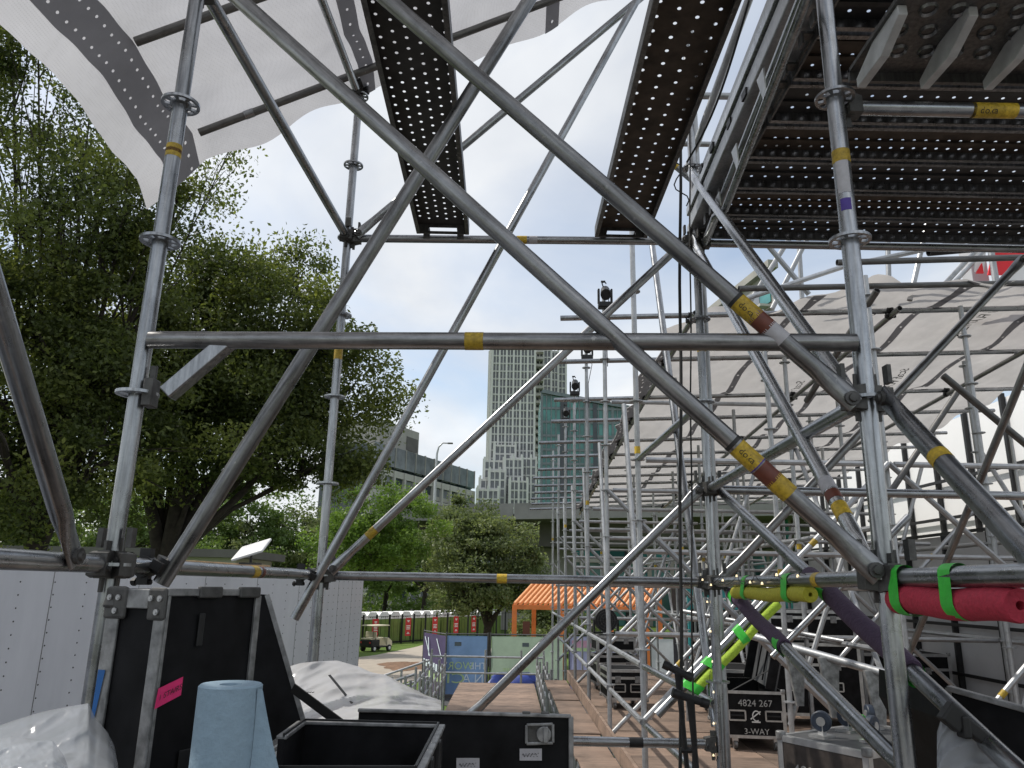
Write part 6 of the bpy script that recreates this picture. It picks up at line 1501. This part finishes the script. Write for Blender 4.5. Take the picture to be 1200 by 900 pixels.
sg = P(610, 735, 35.6); st = thing('notice_sign', 'small dark red notice sign at the pergola post', 'sign', (sg.x, 35.6, gz(sg.x, 35.6))); mb = MB(); mb.b2((sg.x + .1, 35.58, sg.z - .35), (sg.x + .42, 35.62, sg.z + .25)); mb.build('board', 'sticker_maroon', st); mb = MB(); mb.b2((sg.x + .22, 35.62, gz(sg.x, 35.6)), (sg.x + .28, 35.66, sg.z + .25)); mb.build('stake', 'galv_dark', st)
# teal booth with the word sense
bo = thing('teal_booth', 'dark booth with teal sign reading sense behind the scaffold', 'booth', (P(845, 720, 24).x, 24, -4)); x0, x1 = P(807, 700, 24).x, P(905, 700, 24).x; z0_, z1_ = P(845, 714, 24).z, P(845, 688, 24).z
mb = MB(); mb.b2((x0, 24, z0_), (x1, 24.12, z1_)); mb.build('sign_board', 'teal_sign', bo); text_on('lettering', 'sense', .62, ((x0 + P(846, 700, 24).x) / 2 + .03, 23.99, P(825, 704, 24).z), (1, 0, 0), (0, 0, 1), 'letter_white', bo, lift=.004)
mb = MB(); mb.b2((x0, 24.13, -4), (x1, 26.5, z1_)); mb.build('cabin', 'case_black', bo); mb = MB(); mb.b2((P(836, 700, 24).x - .2, 23.97, P(836, 697, 24).z), (P(836, 700, 24).x + .1, 23.995, P(836, 690, 24).z)); mb.build('yellow_emblem', 'sticker_yellow', bo)
for x in (x0, x1): mb = MB(); mb.b2((x - .05, 23.95, -4), (x + .05, 24.05, z1_)); mb.build('corner_post', 'teal_sign', bo)

# ================================================================== overpass, buildings
ov = thing('overpass', 'grey concrete overpass deck with underside coloured dark for shade and slab piers', 'bridge', (12, 72, -6))
def ovp(px, py, Y): return P(px, py, Y)
L0, L1 = P(470, 603, 82), P(1010, 598, 66); zt_, zb_ = P(600, 588, 76).z, P(600, 607, 76).z
for k in range(7):
    a_, b_ = L0.lerp(L1, k / 7), L0.lerp(L1, (k + 1) / 7); mb = MB(); d = (b_ - a_).normalized(); mb.prism([Vector((a_.x, a_.y, zb_)) + d * .05, Vector((b_.x, b_.y, zb_)) - d * .05, Vector((b_.x, b_.y, zt_)) - d * .05, Vector((a_.x, a_.y, zt_)) + d * .05], (0, .5, 0)); mb.build('parapet_panel', 'parapet', ov)
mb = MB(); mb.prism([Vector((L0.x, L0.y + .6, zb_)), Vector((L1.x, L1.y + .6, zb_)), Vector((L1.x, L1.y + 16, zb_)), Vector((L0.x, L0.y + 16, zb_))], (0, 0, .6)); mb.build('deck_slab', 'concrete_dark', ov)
mb = MB(); mb.prism([Vector((L0.x, L0.y + 5.5, zb_ - 2.3)), Vector((L1.x, L1.y + 5.5, zb_ - 2.6)), Vector((L1.x, L1.y + 5.5, zb_)), Vector((L0.x, L0.y + 5.5, zb_))], (0, 9, 0)); mb.build('girder', 'concrete_dark', ov)  # dark concrete colour stands in for the shade under the deck overhang
for px in (632, 905):
    q = P(px, 640, 79); mb = MB(); mb.b2((q.x - 4.2, 86, -6.1), (q.x + 4.2, 88.5, zb_ - 2.2)); mb.build('pier', 'concrete', ov); mb = MB(); mb.cyl((q.x, 85.7, -6.1), (q.x, 85.7, zb_ - 2.2), .16, seg=8); mb.box((q.x, 85.7, zb_ - 4), (.6, .4, .8)); mb.build('drain_pipe', 'concrete_dark', ov)
for k in range(3):
    a_ = L0.lerp(L1, .12 + .15 * k); mb = MB(); mb.b2((a_.x - .4, a_.y + 1.5, zb_ - .5), (a_.x + .4, a_.y + 2.1, zb_)); mb.build('bracket', 'concrete_dark', ov)
# street lamp on the overpass
lp = P(509, 596, 78); st = thing('street_lamp', 'slender grey street lamp with curved arm on the overpass', 'street lamp', (lp.x, 78, zt_ - .3)); tp = P(512, 532, 78); tp2 = P(526, 519.5, 78); mb = MB(); mb.path([(lp.x, 78, zt_ - .3), (tp.x, 78, tp.z), P(514, 524, 78), P(519, 519, 78), tp2], [.16, .11, .09, .08, .07], 8); mb.build('pole', 'galv_far', st, 50); mb = MB(); mb.box(tp2 + Vector((.15, 0, 0)), (.55, .3, .14)); mb.build('lamp_head', 'concrete_dark', st, None, .03)

# office block: receding facade of bands and bays
of = thing('office_building', 'long grey office block with ribbon windows and concrete bands beside the bridge', 'building', (-20, 160, -8))
c0 = P(438, 520, 142); c1 = P(556, 551, 180); TOP = (P(463, 527, 148).z + c1.z) / 2
e0, e1 = Vector((c0.x, 142, 0)), Vector((c1.x, 180, 0)); d = (e1 - e0); LN = d.length; d.normalize(); n_ = Vector((d.y, -d.x, 0)); BD = 12
def op(s_, o_, z): return e0 + d * s_ - n_ * o_ + Vector((0, 0, z))
def obx(nm, s0, s1, o0, o1, z0_, z1_, mat, par=of):
    mb = MB(); mb.prism([op(s0, o0, z0_), op(s1, o0, z0_), op(s1, o1, z0_), op(s0, o1, z0_)], (0, 0, z1_ - z0_)); return mb.build(nm, mat, par)
obx('core', 0, LN, .8, BD, -8, TOP - .3, 'glass_dark'); FH = 4.3; nb = 11
for k in range(8):
    zt2 = TOP - FH * k
    obx('floor_band', -.2, LN + .2, 0, .9, zt2 - 1.5 - (2.9 if k == 0 else 0) * 0, zt2 - .2, 'concrete_pale')
    for b_ in range(nb):
        s0, s1 = LN * b_ / nb, LN * (b_ + 1) / nb
        w_ = obx('window', s0 + .35, s1 - .35, .35, .5, zt2 - FH + .25, zt2 - 1.6, 'tower_glass' if (b_ + k) % 3 else 'glass_dark')
        if k >= 1: obx('sill_panel', s0 + .3, s1 - .3, .25, .7, zt2 - FH - .0, zt2 - FH + .9, 'concrete')
for b_ in range(nb + 1): obx('column', LN * b_ / nb - .3, LN * b_ / nb + .3, -.25, .95, -8, TOP - .25 - FH, 'concrete_pale')
obx('top_glazing', 0, LN, -.05, .3, TOP - 3.9, TOP + .1, 'tower_glass')
for b_ in range(nb + 1): obx('mullion', LN * b_ / nb - .1, LN * b_ / nb + .1, -.2, .2, TOP - 3.9, TOP + .25, 'concrete')
obx('penthouse', LN * .18, LN * .54, 4, 18, TOP - .3, TOP + 6.2, 'concrete'); obx('louvre', LN * .42, LN * .53, 3.9, 3.98, TOP + 1.5, TOP + 4.5, 'concrete_dark')

# residential tower: white piers over dark glass, stepped base
tw = thing('residential_tower', 'tall pale residential tower with vertical white fins and stepped lower terraces', 'building', (20, 300, -10))
Yt = 300.0
def tower_block(pxl, pxr, pytop, Y, depth, nb, floors_h, par, ang=0.0):
    a_, b_ = P(pxl, pytop, Y), P(pxr, pytop, Y); z1_ = a_.z; x0, x1 = a_.x, b_.x; zb = -10
    mb = MB(); mb.b2((x0, Y, zb), (x1, Y + depth, z1_ - .5)); mb.build('glass_core', 'tower_glass', par)
    g = MB(); wd = (x1 - x0) / nb
    for k in range(nb + 1):
        big = .36 if k % 2 == 0 else .16
        g.b2((x0 + wd * k - big, Y - .9, zb), (x0 + wd * k + big, Y + .3, z1_ + (1.5 if k % 2 == 0 else .3)))
    z = z1_
    while z > -4: g.b2((x0, Y - .3, z - .4), (x1, Y + .2, z + .25)); z -= floors_h
    # right-hand return
    nd = max(2, int(depth / 4))
    for k in range(nd + 1): g.b2((x1 - .3, Y + depth * k / nd - .5, zb), (x1 + .5, Y + depth * k / nd + .5, z1_ + .8)); 
    z = z1_
    while z > -4: g.b2((x1 - .2, Y, z - .8), (x1 + .35, Y + depth, z + .3)); z -= floors_h
    for k in range(nd + 1): g.b2((x0 - .7, Y + depth * k / nd - .7, zb), (x0 + .3, Y + depth * k / nd + .7, z1_ + .8))
    o = g.build('fin_grid', 'tower_white', par); o['kind'] = 'stuff'; return x0, x1, z1_
tower_block(578, 627, 399, Yt, 30, 12, 3.3, tw); tower_block(581, 584, 410, Yt - 1, 10, 1, 3.3, tw) if False else None
tower_block(574.5, 580, 414, Yt + 6, 24, 1, 3.3, tw)
tower_block(628, 646, 402, Yt + 22, 22, 4, 3.3, tw); tower_block(646, 654, 412, Yt + 26, 22, 2, 3.3, tw); tower_block(654, 663, 422, Yt + 30, 22, 2, 3.3, tw)
for (a_, b_, y_, dY) in ((568, 590, 540, -8), (563, 576, 562, -12), (580, 604, 522, -4), (574, 592, 552, -14), (592, 612, 538, -10), (600, 628, 537, -6), (560, 584, 574, -18), (598, 618, 564, -16)): tower_block(a_, b_, y_, Yt + dY, 8, max(2, int((b_ - a_) / 5)), 3.3, tw)
# balconies on the tower corner
g = MB(); xx = P(631, 450, Yt + 21).x
for k in range(27): z = P(631, 415, Yt + 21).z - 3.3 * k; g.b2((xx - 1.2, Yt + 17.5, z), (xx + 2.0, Yt + 21.5, z + 1.0))
o = g.build('balcony', 'concrete_pale', tw); o['kind'] = 'stuff'
# teal glass building
gb = thing('glass_building', 'teal glass curtain-wall building standing between the tower and the tarp roof', 'building', (30, 190, -8))
Yg = 190.0; x0, x1 = P(635, 470, Yg).x, P(800, 470, Yg).x; zl_, zr_ = P(636, 459, Yg).z, P(800, 490, Yg).z
mb = MB(); mb.prism([(x0, Yg, -8), (x1, Yg, -8), (x1, Yg, zr_), (x0, Yg, zl_)], (0, 24, 0)); mb.build('curtain_wall', 'teal_glass', gb)
g = MB(); nb = 30
for k in range(nb + 1): x = x0 + (x1 - x0) * k / nb; big = .12 if k % 5 else .3; g.b2((x - big, Yg - .25, -8), (x + big, Yg + .1, zl_ + (zr_ - zl_) * k / nb))
z = -6
while z < zl_: g.b2((x0, Yg - .2, z - .25), (x1 if z < zr_ else x0 + (x1 - x0) * max(.02, (zl_ - z) / (zl_ - zr_)), Yg + .1, z + .35)); z += 3.6
o = g.build('mullion_grid', 'teal_frame', gb); o['kind'] = 'stuff'
for s_, wv in ((.13, .05), (.36, .03), (.7, .05)): mb = MB(); x = x0 + (x1 - x0) * s_; mb.b2((x, Yg - .3, -8), (x + (x1 - x0) * wv, Yg - .26, zl_ + (zr_ - zl_) * (s_ + wv) - .3)); mb.build('dark_strip', 'glass_dark', gb)
mb = MB(); mb.bar((x0, Yg - .2, zl_), (x1, Yg - .2, zr_), 1.2, .9); mb.build('roof_edge', 'teal_frame', gb)
# apartment block at the right with glazed balconies
ap = thing('apartment_building', 'grey apartment block with teal glazed balconies above the tarp roof', 'building', (40, 90, -8))
Ya = 90.0; xl_, xr2 = P(815, 330, Ya).x, P(905, 330, Ya - 18).x
zA, zB_ = P(815, 335, Ya).z, P(905, 288, Ya - 18).z
mb = MB(); mb.prism([(xl_, Ya, -8), (xr2, Ya - 18, -8), (xr2, Ya - 18, zB_ - 2.6), (xl_, Ya, zB_ - 2.6)], (-1, 25, 0)); mb.build('wall', 'concrete', ap)
dv_ = Vector((xr2 - xl_, -18, 0)); LNa = dv_.length; dv_.normalize(); na_ = Vector((dv_.y, -dv_.x, 0)); base_ = Vector((xl_, Ya, 0))
def abx(nm, s0, s1, o0, o1, z0_, z1_, mat):
    q = [base_ + dv_ * s0 + na_ * o0, base_ + dv_ * s1 + na_ * o0, base_ + dv_ * s1 + na_ * o1, base_ + dv_ * s0 + na_ * o1]; mb = MB(); mb.prism([u + Vector((0, 0, z0_)) for u in q], (0, 0, z1_ - z0_)); return mb.build(nm, mat, ap)
zz = zB_ - 2.6
abx('parapet', -1, LNa + .5, -.5, .6, zz, zz + .8, 'concrete')
for k in range(12):
    z1_ = zz - 1.2 - 3.4 * k
    if z1_ < -6: break
    for b_ in range(4):
        s0 = LNa * b_ / 4 + .4; s1 = LNa * (b_ + 1) / 4 - .4; abx('window', s0, s1, .02, .12, z1_ - 2.2, z1_, 'teal_glass'); abx('balcony_rail', s0 + .2, s1 - .2, 1.2, 1.28, z1_ - 2.5, z1_ - 1.4, 'tower_glass'); abx('balcony_slab', s0, s1, .13, 1.3, z1_ - 2.75, z1_ - 2.5, 'concrete_pale')
# low glazed building beyond, under the bridge
lb_ = thing('glazed_hall', 'low glazed hall with pale floor bands seen under the overpass', 'building', (25, 100, -6)); Yh = 100.0; x0, x1 = P(655, 640, Yh).x, P(1020, 640, Yh).x; zt2 = P(800, 596, Yh).z
mb = MB(); mb.b2((x0, Yh, -6.1), (x1, Yh + 15, zt2)); mb.build('glass_core', 'teal_glass', lb_)
for k in range(5): z = zt2 - 2.2 * k; mb = MB(); mb.b2((x0 - .2, Yh - .4, z - .5), (x1 + .2, Yh - .01, z)); mb.build('floor_band', 'concrete_pale', lb_)
for k in range(15): x = x0 + (x1 - x0) * k / 14; mb = MB(); mb.b2((x - .25, Yh - .6, -6.1), (x + .25, Yh - .41, zt2)); mb.build('column', 'concrete' if k % 3 else 'black_frame', lb_)

# grass tufts along the edge of the service road
gx = rng.uniform(-6, 3, 9000); gy = rng.uniform(9, 17, 9000); v = []; f = []
pts = np.stack([gx, gy, np.array([gz(a, b_) for a, b_ in zip(gx, gy)])], 1); n = len(pts); h = rng.uniform(.05, .14, n); ang = rng.uniform(0, 6.28, n); wv = .012
vv = np.empty((n, 3, 3)); dx = np.stack([np.cos(ang), np.sin(ang), np.zeros(n)], 1); vv[:, 0] = pts - dx * wv; vv[:, 1] = pts + dx * wv; vv[:, 2] = pts + np.stack([rng.normal(0, .03, n), rng.normal(0, .03, n), h], 1)
me = bpy.data.meshes.new('grass'); me.from_pydata((vv.reshape(-1, 3) - np.array([0, 13, -5])).tolist(), [], np.arange(3 * n).reshape(-1, 3).tolist()); me.materials.append(MAT['grass_blade']); at = me.attributes.new('tone', 'FLOAT', 'FACE'); at.data.foreach_set('value', rng.uniform(0, 1, n).astype(np.float32))
tag(link('grass', me, None, (0, 13, -4)), 'short grass beside the service road below the walkway', 'grass', kind='stuff')
for o in list(bpy.data.objects):
    for k_ in ('_len', '_put'):
        if k_ in o: del o[k_]
